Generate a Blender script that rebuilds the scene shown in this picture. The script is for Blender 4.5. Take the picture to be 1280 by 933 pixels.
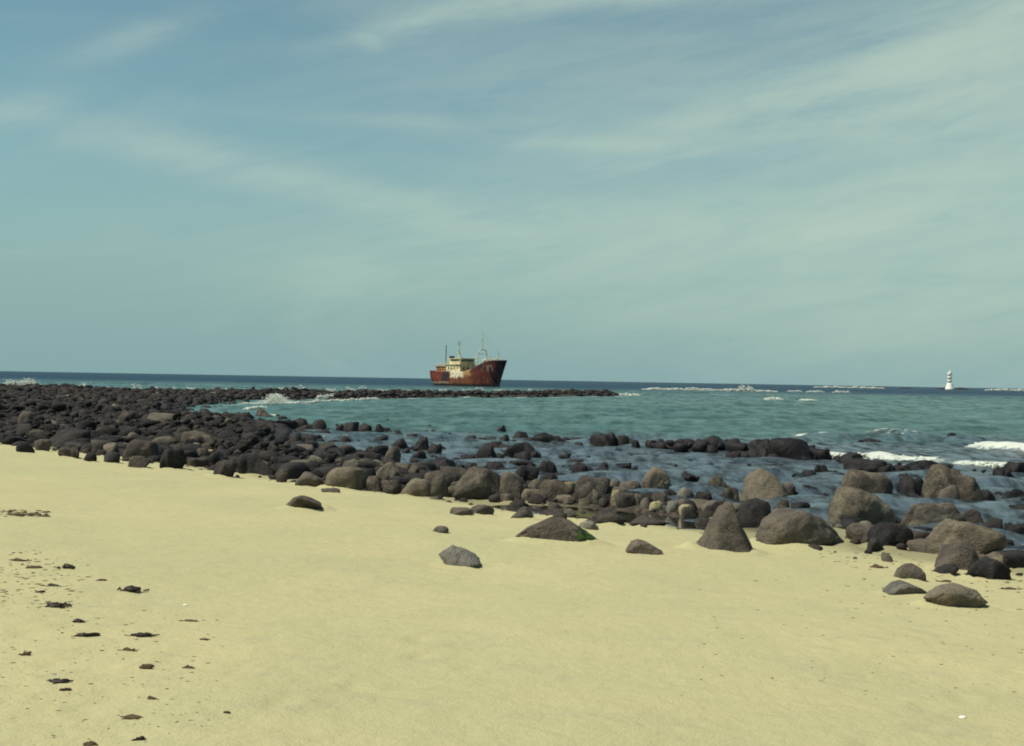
import bpy, bmesh, math, random
import numpy as np
from mathutils import Matrix, Vector

scene = bpy.context.scene
for o in list(bpy.data.objects):
    bpy.data.objects.remove(o)
R = math.radians

# ------------------------------------------------------------------ camera
FPX, PW, PH = 1545.0, 1280.0, 933.0
CAM = np.array([0.0, 0.0, 2.55])
PITCH, ROLL = R(0.315), R(0.985)
cam_d = bpy.data.cameras.new('camera')
cam = bpy.data.objects.new('camera', cam_d)
scene.collection.objects.link(cam)
cam_d.sensor_width = 36.0
cam_d.lens = 36.0 * FPX / PW
cam_d.clip_start = 0.1
cam_d.clip_end = 120000
CM = Matrix.Rotation(R(90) + PITCH, 4, 'X') @ Matrix.Rotation(ROLL, 4, 'Z')
cam.matrix_world = Matrix.Translation(Vector(CAM)) @ CM
scene.camera = cam
CM3 = np.array(CM.to_3x3())

# ------------------------------------------------------------------ light
SUN_EL = R(59)
SUN_AZ = math.atan2(-0.95, -0.24)          # from the left and a little behind the camera
sun_dir = Vector((math.cos(SUN_EL) * math.sin(SUN_AZ), math.cos(SUN_EL) * math.cos(SUN_AZ), math.sin(SUN_EL)))
sd = bpy.data.lights.new('sun', 'SUN')
sd.energy = 5.0
sd.angle = R(0.55)
sd.color = (1.0, 0.94, 0.80)
sun = bpy.data.objects.new('sun', sd)
scene.collection.objects.link(sun)
sun.rotation_euler = (-sun_dir).to_track_quat('-Z', 'Y').to_euler()
sun.location = (-40, -20, 80)

scene.render.engine = 'CYCLES'
scene.view_settings.view_transform = 'Standard'
scene.view_settings.look = 'None'
scene.view_settings.exposure = 0.0
scene.view_settings.gamma = 1.0
scene.cycles.use_denoising = True
scene.cycles.filter_width = 1.9
scene.cycles.max_bounces = 6

world = bpy.data.worlds.new('World')
scene.world = world
world.use_nodes = True
WT = world.node_tree
WT.nodes.clear()


class NT:
    """tiny node helper"""
    def __init__(s, tree):
        s.t = tree
    def n(s, typ, **kw):
        nd = s.t.nodes.new(typ)
        for k, v in kw.items():
            setattr(nd, k, v)
        return nd
    def put(s, sock, v):
        if isinstance(v, bpy.types.NodeSocket):
            s.t.links.new(v, sock)
        else:
            sock.default_value = v
    def m(s, op, a, b=0.0, c=0.0, clamp=False):
        nd = s.n('ShaderNodeMath', operation=op, use_clamp=clamp)
        s.put(nd.inputs[0], a); s.put(nd.inputs[1], b)
        if len(nd.inputs) > 2:
            s.put(nd.inputs[2], c)
        return nd.outputs[0]
    def mix(s, f, a, b, blend='MIX'):
        nd = s.n('ShaderNodeMix', data_type='RGBA', blend_type=blend)
        s.put(nd.inputs[0], f); s.put(nd.inputs[6], a); s.put(nd.inputs[7], b)
        return nd.outputs[2]
    def noise(s, vec, scale, detail=4.0, rough=0.55, dist=0.0):
        nd = s.n('ShaderNodeTexNoise')
        s.put(nd.inputs['Scale'], scale); s.put(nd.inputs['Detail'], detail)
        s.put(nd.inputs['Roughness'], rough); s.put(nd.inputs['Distortion'], dist)
        if vec is not None:
            s.put(nd.inputs['Vector'], vec)
        return nd.outputs[0]
    def rng(s, v, a, b, c=0.0, d=1.0):
        nd = s.n('ShaderNodeMapRange', interpolation_type='SMOOTHSTEP')
        s.put(nd.inputs[0], v); s.put(nd.inputs[1], a); s.put(nd.inputs[2], b); s.put(nd.inputs[3], c); s.put(nd.inputs[4], d)
        return nd.outputs[0]
    def comb(s, x, y, z):
        nd = s.n('ShaderNodeCombineXYZ')
        s.put(nd.inputs[0], x); s.put(nd.inputs[1], y); s.put(nd.inputs[2], z)
        return nd.outputs[0]
    def scale(s, v, xyz):
        nd = s.n('ShaderNodeMapping')
        s.put(nd.inputs['Vector'], v); nd.inputs['Scale'].default_value = xyz
        return nd.outputs[0]


def col(r, g, b):
    return (r, g, b, 1.0)


def build_sky():
    N = NT(WT)
    SK = 0.1
    sky = N.n('ShaderNodeTexSky', sky_type='NISHITA', sun_disc=False)
    sky.sun_elevation = SUN_EL
    sky.sun_rotation = SUN_AZ
    sky.air_density = 1.0; sky.dust_density = 1.0; sky.ozone_density = 1.0
    tc = N.n('ShaderNodeTexCoord')
    sep = N.n('ShaderNodeSeparateXYZ')
    WT.links.new(tc.outputs['Generated'], sep.inputs[0])
    X, Y, Z = sep.outputs
    az = N.m('ARCTAN2', X, Y)
    el = N.m('ARCSINE', Z)
    base = N.mix(1.0, sky.outputs[0], col(0.80, 1.04, 0.87), 'MULTIPLY')
    # pale green-blue haze low over the sea, all the way round
    hz = N.rng(el, R(0.0), R(13.0), 1.0, 0.0)
    base = N.mix(N.m('MULTIPLY', hz, 0.92), base, col(2.44, 4.02, 4.16))
    # cirrus: streaky noise along the horizon direction, gathered in soft banks
    tel = N.m('SUBTRACT', el, N.m('MULTIPLY', az, 0.16))
    v1 = N.comb(N.m('MULTIPLY', az, 5.0), N.m('MULTIPLY', tel, 26.0), 0.3)
    wisp = N.noise(v1, 1.0, 7.0, 0.6, 0.9)
    v2 = N.comb(N.m('MULTIPLY', az, 14.0), N.m('MULTIPLY', tel, 60.0), 3.3)
    fine = N.noise(v2, 1.0, 6.0, 0.62, 0.6)
    wv = N.m('ADD', N.m('MULTIPLY', wisp, 0.6), N.m('MULTIPLY', fine, 0.4))
    banks = [  # centre x, y, radius x, y (in 1/1545 rad), tilt deg, strength
        (500, 44, 75, 12, -16, .42), (455, 62, 16, 9, 20, .32), (590, 25, 110, 14, -10, .26), (175, 75, 80, 15, -24, .26), (30, 172, 60, 14, -20, .36),
        (235, 204, 115, 20, 7, .42), (415, 240, 90, 15, 4, .42), (560, 280, 100, 14, 10, .24),
        (750, 185, 110, 9, 1, .46), (540, 158, 160, 9, 0, .24), (1090, 118, 230, 36, -14, .52),
        (1240, 60, 190, 85, -14, .62), (1220, 232, 190, 34, -14, .46), (960, 300, 320, 34, 2, .38),
        (820, 8, 300, 14, -3, .48), (1180, 350, 330, 95, 0, .34), (920, 145, 130, 12, -14, .42), (1240, 150, 120, 40, -8, .50),
        (700, 320, 420, 75, 2, .30), (720, 90, 300, 90, 0, .22), (1120, 210, 380, 190, 0, .24), (330, 150, 420, 90, 0, .05)]
    tot = None
    for (cx, cy, rx, ry, tilt, st) in banks:
        a0 = (cx - 640) / FPX
        e0 = (475 + (cx - 640) * 0.0172 - cy) / FPX
        t = R(-tilt)
        c, s_ = math.cos(t), math.sin(t)
        da = N.m('SUBTRACT', az, a0)
        de = N.m('SUBTRACT', el, e0)
        u = N.m('ADD', N.m('MULTIPLY', da, c * FPX / rx), N.m('MULTIPLY', de, s_ * FPX / rx))
        v = N.m('SUBTRACT', N.m('MULTIPLY', de, c * FPX / ry), N.m('MULTIPLY', da, s_ * FPX / ry))
        r2 = N.m('ADD', N.m('MULTIPLY', u, u), N.m('MULTIPLY', v, v))
        g = N.m('MULTIPLY', N.m('POWER', 2.718, N.m('MULTIPLY', r2, -0.8)), st)
        tot = g if tot is None else N.m('ADD', tot, g)
    # a veil of thin cirrus over the rest of the dome
    far = N.rng(N.noise(N.comb(N.m('MULTIPLY', az, 2.2), N.m('MULTIPLY', tel, 9.0), 7.7), 1.0, 5.0, 0.6, 0.7), 0.45, 0.75, 0.0, 0.28)
    tot = N.m('ADD', tot, far)
    wmod = N.rng(wv, 0.28, 0.70, 0.35, 1.25)
    cl = N.m('MULTIPLY', tot, wmod)
    cl = N.m('MULTIPLY', N.m('SUBTRACT', 1.0, N.m('POWER', 2.718, N.m('MULTIPLY', cl, -1.5))), 0.95)
    full = N.mix(cl, base, col(4.75, 6.05, 5.20))
    bg = N.n('ShaderNodeBackground')
    WT.links.new(full, bg.inputs[0])
    bg.inputs[1].default_value = SK
    out = N.n('ShaderNodeOutputWorld')
    WT.links.new(bg.outputs[0], out.inputs[0])


build_sky()

# ------------------------------------------------------------------ helpers
rng = np.random.default_rng(11)
random.seed(11)


def _h(ix, iy, iz, seed):
    h = (ix.astype(np.int64) * 374761393 + iy.astype(np.int64) * 668265263 + iz.astype(np.int64) * 2147483647 + seed * 974711) & 0xffffffff
    h = ((h ^ (h >> 13)) * 1274126177) & 0xffffffff
    h = ((h ^ (h >> 16)) * 2246822519) & 0xffffffff
    h = h ^ (h >> 15)
    return (h & 0xffffff) / float(0xffffff)


def vnoise(P, seed=0):
    """value noise in -1..1, P (n,3)"""
    P = np.asarray(P, float)
    i = np.floor(P)
    f = P - i
    f = f * f * f * (f * (f * 6 - 15) + 10)
    i = i.astype(np.int64)
    r = 0
    for dx in (0, 1):
        wx = f[:, 0] if dx else 1 - f[:, 0]
        for dy in (0, 1):
            wy = f[:, 1] if dy else 1 - f[:, 1]
            for dz in (0, 1):
                wz = f[:, 2] if dz else 1 - f[:, 2]
                r = r + wx * wy * wz * _h(i[:, 0] + dx, i[:, 1] + dy, i[:, 2] + dz, seed)
    return r * 2 - 1


def fbm(P, seed=0, octaves=4, gain=0.5, lac=2.03):
    a, s = 1.0, 0
    P = np.asarray(P, float)
    for k in range(octaves):
        s = s + a * vnoise(P + 17.3 * k, seed + k)
        a *= gain
        P = P * lac
    return s


def noise2(x, y, scale, seed=0, octaves=3):
    P = np.stack([np.ravel(x) * scale, np.ravel(y) * scale, np.full(np.size(x), 0.37)], 1)
    return fbm(P, seed, octaves).reshape(np.shape(x))


def sstep(x, a, b):
    t = np.clip((x - a) / (b - a), 0, 1)
    return t * t * (3 - 2 * t)


def mesh_np(name, V, F, smooth=True):
    """V (n,3), F (m,k) -> mesh"""
    V = np.asarray(V, np.float32); F = np.asarray(F, np.int32)
    me = bpy.data.meshes.new(name)
    k = F.shape[1]
    me.vertices.add(len(V)); me.vertices.foreach_set('co', V.ravel())
    me.loops.add(F.size); me.loops.foreach_set('vertex_index', F.ravel())
    me.polygons.add(len(F))
    me.polygons.foreach_set('loop_start', np.arange(0, F.size, k, dtype=np.int32))
    me.polygons.foreach_set('loop_total', np.full(len(F), k, np.int32))
    me.polygons.foreach_set('use_smooth', np.full(len(F), smooth, bool))
    me.update(calc_edges=True)
    return me


def attr(me, name, vals):
    a = me.attributes.new(name, 'FLOAT', 'POINT')
    a.data.foreach_set('value', np.asarray(vals, np.float32))


def cattr(me, name, cols):
    a = me.attributes.new(name, 'FLOAT_COLOR', 'POINT')
    c = np.ones((len(cols), 4), np.float32); c[:, :3] = cols
    a.data.foreach_set('color', c.ravel())


def link(name, me, mat=None, parent=None, loc=None):
    o = bpy.data.objects.new(name, me)
    scene.collection.objects.link(o)
    if mat is not None and not me.materials:
        me.materials.append(mat)
    if parent is not None:
        o.parent = parent
    if loc is not None:
        o.location = [float(q) for q in loc]
    return o


def tag(o, label=None, cat=None, group=None, kind=None):
    if label: o['label'] = label
    if cat: o['category'] = cat
    if group: o['group'] = group
    if kind: o['kind'] = kind
    return o


def grid_faces(nr, nc):
    i = np.arange(nr - 1)[:, None] * nc + np.arange(nc - 1)[None, :]
    i = i.ravel()
    return np.stack([i, i + 1, i + nc + 1, i + nc], 1)


_ico = {}


def ico(sub):
    if sub not in _ico:
        bm = bmesh.new()
        bmesh.ops.create_icosphere(bm, subdivisions=sub, radius=1.0)
        V = np.array([v.co[:] for v in bm.verts]); F = np.array([[v.index for v in f.verts] for f in bm.faces])
        bm.free()
        _ico[sub] = (V, F)
    return _ico[sub]


class MB:
    """collects simple solids into one mesh"""
    def __init__(s):
        s.bm = bmesh.new()
    def box(s, x0, x1, y0, y1, z0, z1):
        v = [s.bm.verts.new((x, y, z)) for z in (z0, z1) for (x, y) in ((x0, y0), (x1, y0), (x1, y1), (x0, y1))]
        for q in ((3, 2, 1, 0), (4, 5, 6, 7), (0, 1, 5, 4), (1, 2, 6, 5), (2, 3, 7, 6), (3, 0, 4, 7)):
            s.bm.faces.new([v[i] for i in q])
        return s
    def tube(s, a, b, r0, r1=None, n=8):
        r1 = r0 if r1 is None else r1
        a = Vector(a); b = Vector(b)
        d = (b - a).normalized()
        u = d.orthogonal().normalized(); w = d.cross(u)
        A = []; B = []
        for k in range(n):
            t = 2 * math.pi * k / n
            e = u * math.cos(t) + w * math.sin(t)
            A.append(s.bm.verts.new(a + e * r0)); B.append(s.bm.verts.new(b + e * r1))
        for k in range(n):
            s.bm.faces.new((A[k], A[(k + 1) % n], B[(k + 1) % n], B[k]))
        s.bm.faces.new(A[::-1]); s.bm.faces.new(B)
        return s
    def lathe(s, prof, n=20, c=(0, 0)):
        rings = []
        for (r, z) in prof:
            rings.append([s.bm.verts.new((c[0] + r * math.cos(2 * math.pi * k / n), c[1] + r * math.sin(2 * math.pi * k / n), z)) for k in range(n)])
        for A, B in zip(rings[:-1], rings[1:]):
            for k in range(n):
                s.bm.faces.new((A[k], A[(k + 1) % n], B[(k + 1) % n], B[k]))
        s.bm.faces.new(rings[0][::-1]); s.bm.faces.new(rings[-1])
        return s
    def build(s, name, mat, parent=None, bevel=0.0):
        if bevel:
            bmesh.ops.bevel(s.bm, geom=s.bm.edges[:], offset=bevel, segments=1, affect='EDGES')
        bmesh.ops.recalc_face_normals(s.bm, faces=s.bm.faces[:])
        me = bpy.data.meshes.new(name)
        s.bm.to_mesh(me); s.bm.free()
        return link(name, me, mat, parent)


def px_dir(x, y):
    d = np.array([(x - PW / 2) / FPX, -(y - PH / 2) / FPX, -1.0])
    return CM3 @ d


def at_dist(x, y, dist):
    """point on the sight line of photo pixel x, y at ground distance dist (world Y)"""
    d = px_dir(x, y)
    return CAM + d * (dist / d[1])


# ------------------------------------------------------------------ terrain
FIELD = np.array([(-0.8, 24.2), (-16.6, 40.6), (-40, 66.5), (-75, 104.5), (-130, 150), (-120, 190), (-70, 165), (-46, 152), (-24, 158), (-4, 190),
                  (8, 226), (20.5, 242), (20.5, 224), (12, 199), (3.5, 181), (-4.4, 169), (-13.9, 152), (-20.5, 135), (-26, 119), (-22.6, 90), (-20.4, 80), (-17, 68.5), (-11.5, 62),
                  (-8, 53), (-6.4, 42), (-3.8, 34), (-1.4, 28)], float)


def poly_sd(x, y, poly):
    """signed distance, positive inside"""
    x = np.asarray(x, float); y = np.asarray(y, float)
    d = np.full(x.shape, 1e9); inside = np.zeros(x.shape, bool)
    n = len(poly)
    for i in range(n):
        ax, ay = poly[i]; bx, by = poly[(i + 1) % n]
        ex, ey = bx - ax, by - ay
        t = np.clip(((x - ax) * ex + (y - ay) * ey) / (ex * ex + ey * ey), 0, 1)
        d = np.minimum(d, np.hypot(x - ax - t * ex, y - ay - t * ey))
        c = ((ay > y) != (by > y)) & (x < (bx - ax) * (y - ay) / (by - ay + 1e-12) + ax)
        inside ^= c
    return np.where(inside, d, -d)


def shore_s(x, y):
    return (22.1 - 1.09 * x - y) / 1.479


PC = (1.75, 21.75); PU = (0.815, -0.58)


def pool_q(x, y):
    a = (x - PC[0]) * PU[0] + (y - PC[1]) * PU[1]
    b = -(x - PC[0]) * PU[1] + (y - PC[1]) * PU[0]
    return (a / 2.35) ** 2 + (b / 0.95) ** 2


FOOT = []      # old trampled prints, half blown over: x, y, heading, depth
_fr = np.random.default_rng(3)
for (fx, fy, fa, n_) in ((-1.9, 5.2, 1.9, 9), (-1.3, 5.0, 1.35, 8), (-2.6, 6.4, 0.5, 6), (1.6, 6.0, 0.9, 7)):
    for k_ in range(n_):
        sd_ = 0.11 if k_ % 2 else -0.11
        FOOT.append((fx - sd_ * math.sin(fa) + _fr.normal(0, .04), fy + sd_ * math.cos(fa) + _fr.normal(0, .04), fa + _fr.normal(0, .2), _fr.uniform(0.006, 0.015)))
        fx += 0.55 * math.cos(fa); fy += 0.55 * math.sin(fa); fa += _fr.normal(0, .08)


def terrain(x, y, detail=True):
    x = np.asarray(x, float); y = np.asarray(y, float)
    s = shore_s(x, y) + 0.25 * np.sin(x * 0.55 + 1.0) + 0.15 * np.sin(x * 1.3)
    z = np.where(s > 0, 0.25 + 0.047 * s, 0.25 + 0.062 * s)
    z = np.where(z > 1.3, 1.3 + (z - 1.3) * 0.35, z)
    z = np.clip(z, -1.6, 3.0)
    sd = poly_sd(x, y, FIELD)
    fm = sstep(sd, -1.5, 2.0)
    z = z * (1 - fm) + fm * (0.20 + 0.20 * sstep(y, 125, 165) + 0.10 * noise2(x, y, 0.12, 5, 2))
    bank = np.exp(-((s + 2.6) / 1.1) ** 2) * sstep(x, -6, -2) * (1 - sstep(x, 4.5, 7))
    z = z + 0.20 * bank
    q = pool_q(x, y)
    z = z - 0.16 * np.exp(-q ** 2 * 0.9)
    if detail:
        dry = sstep(s, -0.5, 1.0)
        z = z + dry * (0.038 * noise2(x, y, 0.30, 21, 3) + 0.009 * noise2(x, y, 1.4, 31, 3))
        left = sstep(-x, 0.5, 2.5) * (1 - sstep(y, 9, 14))
        z = z + left * 0.008 * noise2(x, y, 5.0, 41, 2)
        near_ = (y > 4) & (y < 14)
        if near_.any():
            xx, yy = x[near_], y[near_]
            dz = np.zeros(xx.shape)
            for (fx, fy, fa, dp) in FOOT:
                a = (xx - fx) * math.cos(fa) + (yy - fy) * math.sin(fa); b = -(xx - fx) * math.sin(fa) + (yy - fy) * math.cos(fa)
                q = (a / 0.15) ** 2 + (b / 0.075) ** 2
                dz += dp * (-np.exp(-q * 1.2) + 0.45 * np.exp(-(np.sqrt(q) - 1.55) ** 2 * 5))
            z = z.copy(); z[near_] += dz
    return z


def ground_z(x, y):
    return float(terrain(np.array([x]), np.array([y]))[0])


def ground_at(px, py, water=True):
    """where the sight line of a photo pixel meets the sand (or the water level)"""
    d = px_dir(px, py)
    t = np.concatenate([np.arange(3, 60, 0.03), np.arange(60, 400, 0.3)])
    P = CAM[None] + d[None] * t[:, None]
    h = terrain(P[:, 0], P[:, 1], detail=False)
    if water:
        h = np.maximum(h, 0.0)
    k = np.argmax(P[:, 2] <= h)
    if P[k, 2] > h[k]:
        k = len(t) - 1
    return P[k]


# ------------------------------------------------------------------ materials
def new_mat(name):
    m = bpy.data.materials.new(name)
    m.use_nodes = True
    N = NT(m.node_tree)
    return m, N, m.node_tree.nodes['Principled BSDF']


def bump(N, bsdf, h, strength, dist):
    b = N.n('ShaderNodeBump')
    b.inputs['Strength'].default_value = strength
    b.inputs['Distance'].default_value = dist
    N.put(b.inputs['Height'], h)
    N.t.links.new(b.outputs[0], bsdf.inputs['Normal'])


def flat_mat(name, c, rough=0.6, var=0.15, scale=3.0, spec=0.5):
    m, N, b = new_mat(name)
    tc = N.n('ShaderNodeTexCoord').outputs['Object']
    n = N.noise(tc, scale, 5, 0.6)
    N.put(b.inputs['Base Color'], N.mix(N.rng(n, 0.3, 0.7), col(*[q * (1 - var) for q in c]), col(*[min(1, q * (1 + var)) for q in c])))
    b.inputs['Roughness'].default_value = rough
    b.inputs['Specular IOR Level'].default_value = spec
    return m


def rock_mat(name, c0, c1, c2, rough=0.85, spec=0.3, tone_attr=None, grain=1.0):
    """c0 dark, c1 mid, c2 pale crust"""
    m, N, b = new_mat(name)
    if tone_attr:
        pos = N.n('ShaderNodeNewGeometry').outputs['Position']
        rnd = N.n('ShaderNodeAttribute', attribute_name=tone_attr).outputs['Fac']
    else:
        pos = N.n('ShaderNodeNewGeometry').outputs['Position']
        rnd = N.n('ShaderNodeObjectInfo').outputs['Random']
    big = N.noise(pos, 2.2, 5, 0.6, 0.4)
    small = N.noise(pos, 26.0, 5, 0.7)
    pit = N.n('ShaderNodeTexVoronoi'); N.put(pit.inputs['Vector'], pos); pit.inputs['Scale'].default_value = 34.0
    f1 = N.rng(N.m('ADD', big, N.m('MULTIPLY', N.m('SUBTRACT', rnd, 0.5), 0.5)), 0.32, 0.68)
    cc = N.mix(f1, col(*c0), col(*c1))
    f2 = N.m('MULTIPLY', N.rng(N.m('ADD', N.m('MULTIPLY', small, 0.5), N.m('MULTIPLY', big, 0.5)), 0.47, 0.66), 0.75)
    cc = N.mix(f2, cc, col(*c2))
    spk = N.rng(small, 0.30, 0.45, 0.62, 1.0)
    cc = N.mix(1.0, cc, N.comb(spk, spk, spk), 'MULTIPLY')
    N.put(b.inputs['Base Color'], cc)
    b.inputs['Roughness'].default_value = rough
    b.inputs['Specular IOR Level'].default_value = spec
    hh = N.m('ADD', N.m('MULTIPLY', N.noise(pos, 9.0, 6, 0.65), 1.0), N.m('MULTIPLY', N.m('MINIMUM', pit.outputs[0], 0.5), 0.35 * grain))
    bump(N, b, hh, 0.8, 0.06)
    return m


M = {}
M['grey'] = rock_mat('rock_olive_grey', (0.0628, 0.0505, 0.0381), (0.1280, 0.1054, 0.0747), (0.1981, 0.1697, 0.1177))
M['brown'] = rock_mat('rock_brown', (0.0415, 0.0337, 0.0286), (0.0960, 0.0792, 0.0618), (0.1477, 0.1265, 0.0935))
M['dark'] = rock_mat('rock_charcoal', (0.0103, 0.0089, 0.0097), (0.0256, 0.0222, 0.0217), (0.0461, 0.0414, 0.0360))
M['wet'] = rock_mat('rock_wet_black', (0.0048, 0.0036, 0.0047), (0.0128, 0.0099, 0.0109), (0.0272, 0.0225, 0.0209), rough=0.55, spec=0.25)
M['pale'] = rock_mat('rock_tan', (0.1600, 0.1280, 0.0720), (0.2720, 0.2320, 0.1360), (0.3680, 0.3280, 0.2080))
M['red'] = rock_mat('rock_reddish', (0.0245, 0.0180, 0.0177), (0.0514, 0.0396, 0.0340), (0.0784, 0.0690, 0.0578))
M['ash'] = rock_mat('rock_ash_grey', (0.0842, 0.0774, 0.0664), (0.1454, 0.1354, 0.1134), (0.2218, 0.2051, 0.1620))


def rubble_mat():
    m, N, b = new_mat('rubble')
    pos = N.n('ShaderNodeNewGeometry').outputs['Position']
    t = N.n('ShaderNodeAttribute', attribute_name='tone').outputs['Fac']
    w = N.n('ShaderNodeAttribute', attribute_name='wet').outputs['Fac']
    ramp = N.n('ShaderNodeValToRGB')
    cr = ramp.color_ramp
    cr.elements[0].position = 0.0; cr.elements[0].color = col(0.0082, 0.0066, 0.0069)
    cr.elements[1].position = 1.0; cr.elements[1].color = col(0.1419, 0.1269, 0.0865)
    for p, c in ((0.35, (0.0196, 0.0155, 0.0153)), (0.68, (0.0360, 0.0288, 0.0248)), (0.90, (0.0535, 0.0444, 0.0346)), (0.975, (0.0764, 0.0645, 0.0472))):
        e = cr.elements.new(p); e.color = col(*c)
    N.put(ramp.inputs[0], t)
    n = N.noise(pos, 7.0, 5, 0.65)
    k = N.rng(n, 0.3, 0.7, 0.6, 1.35)
    cc = N.mix(1.0, ramp.outputs[0], N.comb(k, k, k), 'MULTIPLY')
    cc = N.mix(w, cc, col(0.013, 0.009, 0.0095))
    N.put(b.inputs['Base Color'], cc)
    N.put(b.inputs['Roughness'], N.m('SUBTRACT', 0.88, N.m('MULTIPLY', w, 0.4)))
    b.inputs['Specular IOR Level'].default_value = 0.3
    bump(N, b, N.noise(pos, 6.0, 6, 0.7), 0.9, 0.10)
    return m


M['rubble'] = rubble_mat()


def sand_mat():
    m, N, b = new_mat('sand')
    pos = N.n('ShaderNodeNewGeometry').outputs['Position']
    rk = N.n('ShaderNodeAttribute', attribute_name='rocky').outputs['Fac']
    damp = N.n('ShaderNodeAttribute', attribute_name='damp').outputs['Fac']
    big = N.noise(pos, 0.35, 5, 0.6, 0.5)
    mid = N.noise(N.scale(pos, (1.0, 1.8, 1.0)), 2.2, 5, 0.65, 0.3)
    fine = N.noise(pos, 55.0, 3, 0.7)
    grn = N.noise(pos, 240.0, 2, 0.7)
    c = N.mix(N.rng(big, 0.3, 0.7), col(0.366, 0.346, 0.184), col(0.416, 0.370, 0.198))
    c = N.mix(N.m('MULTIPLY', N.rng(mid, 0.48, 0.75), 0.6), c, col(0.318, 0.305, 0.188))
    c = N.mix(N.m('MULTIPLY', N.rng(fine, 0.25, 0.75), 0.30), c, col(0.44, 0.405, 0.232))
    k = N.rng(grn, 0.25, 0.75, 0.80, 1.18)
    c = N.mix(1.0, c, N.comb(k, k, k), 'MULTIPLY')
    # dark mineral specks
    sp = N.rng(N.noise(pos, 120.0, 2, 0.5), 0.70, 0.76, 0.0, 0.55)
    c = N.mix(sp, c, col(0.12, 0.10, 0.06))
    c = N.mix(N.m('MULTIPLY', damp, 0.75), c, col(0.225, 0.205, 0.112))
    gr = N.mix(N.rng(N.noise(pos, 6.0, 5, 0.7), 0.35, 0.65), col(0.022, 0.018, 0.016), col(0.075, 0.06, 0.045))
    c = N.mix(rk, c, gr)
    N.put(b.inputs['Base Color'], c)
    N.put(b.inputs['Roughness'], N.m('SUBTRACT', 0.92, N.m('MULTIPLY', damp, 0.35)))
    b.inputs['Specular IOR Level'].default_value = 0.2
    h = N.m('ADD', N.m('MULTIPLY', N.noise(pos, 6.0, 5, 0.6), 0.8), N.m('MULTIPLY', fine, 0.16))
    bump(N, b, h, 0.8, 0.04)
    return m


def sea_mat():
    m, N, b = new_mat('sea_water')
    pos = N.n('ShaderNodeNewGeometry').outputs['Position']
    sh = N.n('ShaderNodeAttribute', attribute_name='shallow').outputs['Fac']
    dp = N.n('ShaderNodeAttribute', attribute_name='deep').outputs['Fac']
    fo = N.n('ShaderNodeAttribute', attribute_name='foam').outputs['Fac']
    pat = N.rng(N.noise(N.scale(pos, (0.05, 0.10, 1.0)), 1.0, 5, 0.6, 0.6), 0.35, 0.65)
    near = col(0.060, 0.082, 0.097)
    bay = N.mix(pat, col(0.042, 0.104, 0.096), col(0.066, 0.146, 0.132))
    c = N.mix(sh, near, bay)
    rip = N.noise(N.scale(pos, (0.50, 0.13, 1.0)), 1.0, 5, 0.65, 0.4)
    rip2 = N.noise(N.scale(pos, (1.3, 0.75, 1.0)), 1.0, 4, 0.6, 0.3)
    rp = N.rng(N.m('ADD', N.m('MULTIPLY', rip, 0.6), N.m('MULTIPLY', rip2, 0.4)), 0.34, 0.66, 0.55, 1.40)
    chop = N.rng(N.m('ADD', N.m('MULTIPLY', N.noise(N.scale(pos, (2.2, 1.0, 1.0)), 1.0, 4, 0.6, 0.4), 0.6), N.m('MULTIPLY', rip2, 0.4)), 0.36, 0.64, 0.30, 1.85)
    mxs = N.n('ShaderNodeMix', data_type='FLOAT')
    N.put(mxs.inputs[0], sh); N.put(mxs.inputs[2], chop); N.put(mxs.inputs[3], rp)
    rp = mxs.outputs[0]
    c = N.mix(1.0, c, N.comb(rp, rp, rp), 'MULTIPLY')
    c = N.mix(dp, c, N.mix(pat, col(0.010, 0.030, 0.060), col(0.015, 0.046, 0.076)))
    fn = N.noise(N.scale(pos, (1.0, 1.6, 1.0)), 3.5, 6, 0.7, 0.4)
    fmask = N.rng(N.m('ADD', fo, N.m('MULTIPLY', N.m('SUBTRACT', fn, 0.5), 2.2)), 0.42, 0.72)
    c = N.mix(N.m('MULTIPLY', fmask, 0.85), c, col(0.62, 0.65, 0.58))
    w1 = N.noise(N.scale(pos, (0.9, 1.7, 1.0)), 1.6, 6, 0.66, 0.4)
    w2 = N.noise(N.scale(pos, (0.13, 0.30, 1.0)), 1.0, 5, 0.6, 0.5)
    w3 = N.noise(N.scale(pos, (0.32, 0.85, 1.0)), 1.0, 3, 0.5, 0.3)
    h = N.m('ADD', N.m('ADD', N.m('MULTIPLY', w1, 0.50), N.m('MULTIPLY', w2, 1.3)), N.m('MULTIPLY', w3, 0.9))
    bp = N.n('ShaderNodeBump'); bp.inputs['Strength'].default_value = 1.0; bp.inputs['Distance'].default_value = 0.34
    N.put(bp.inputs['Height'], h)
    di = N.n('ShaderNodeBsdfDiffuse'); N.put(di.inputs['Color'], c); N.put(di.inputs['Normal'], bp.outputs[0])
    gl = N.n('ShaderNodeBsdfGlossy'); gl.inputs['Roughness'].default_value = 0.16; N.put(gl.inputs['Normal'], bp.outputs[0])
    fr = N.n('ShaderNodeFresnel'); fr.inputs[0].default_value = 1.33; N.put(fr.inputs['Normal'], bp.outputs[0])
    # a choppy sea never turns fully into a mirror: its wave faces tilt towards the viewer
    amt = N.m('SUBTRACT', 1.0, N.m('MULTIPLY', dp, 0.67))
    fac = N.m('MULTIPLY', N.m('MULTIPLY', fr.outputs[0], N.m('MULTIPLY', amt, rp)), N.m('SUBTRACT', 1.0, fmask))
    mx = N.n('ShaderNodeMixShader')
    N.put(mx.inputs[0], fac); N.put(mx.inputs[1], di.outputs[0]); N.put(mx.inputs[2], gl.outputs[0])
    N.t.nodes.remove(b)
    N.put(N.t.nodes['Material Output'].inputs[0], mx.outputs[0])
    return m


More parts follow.
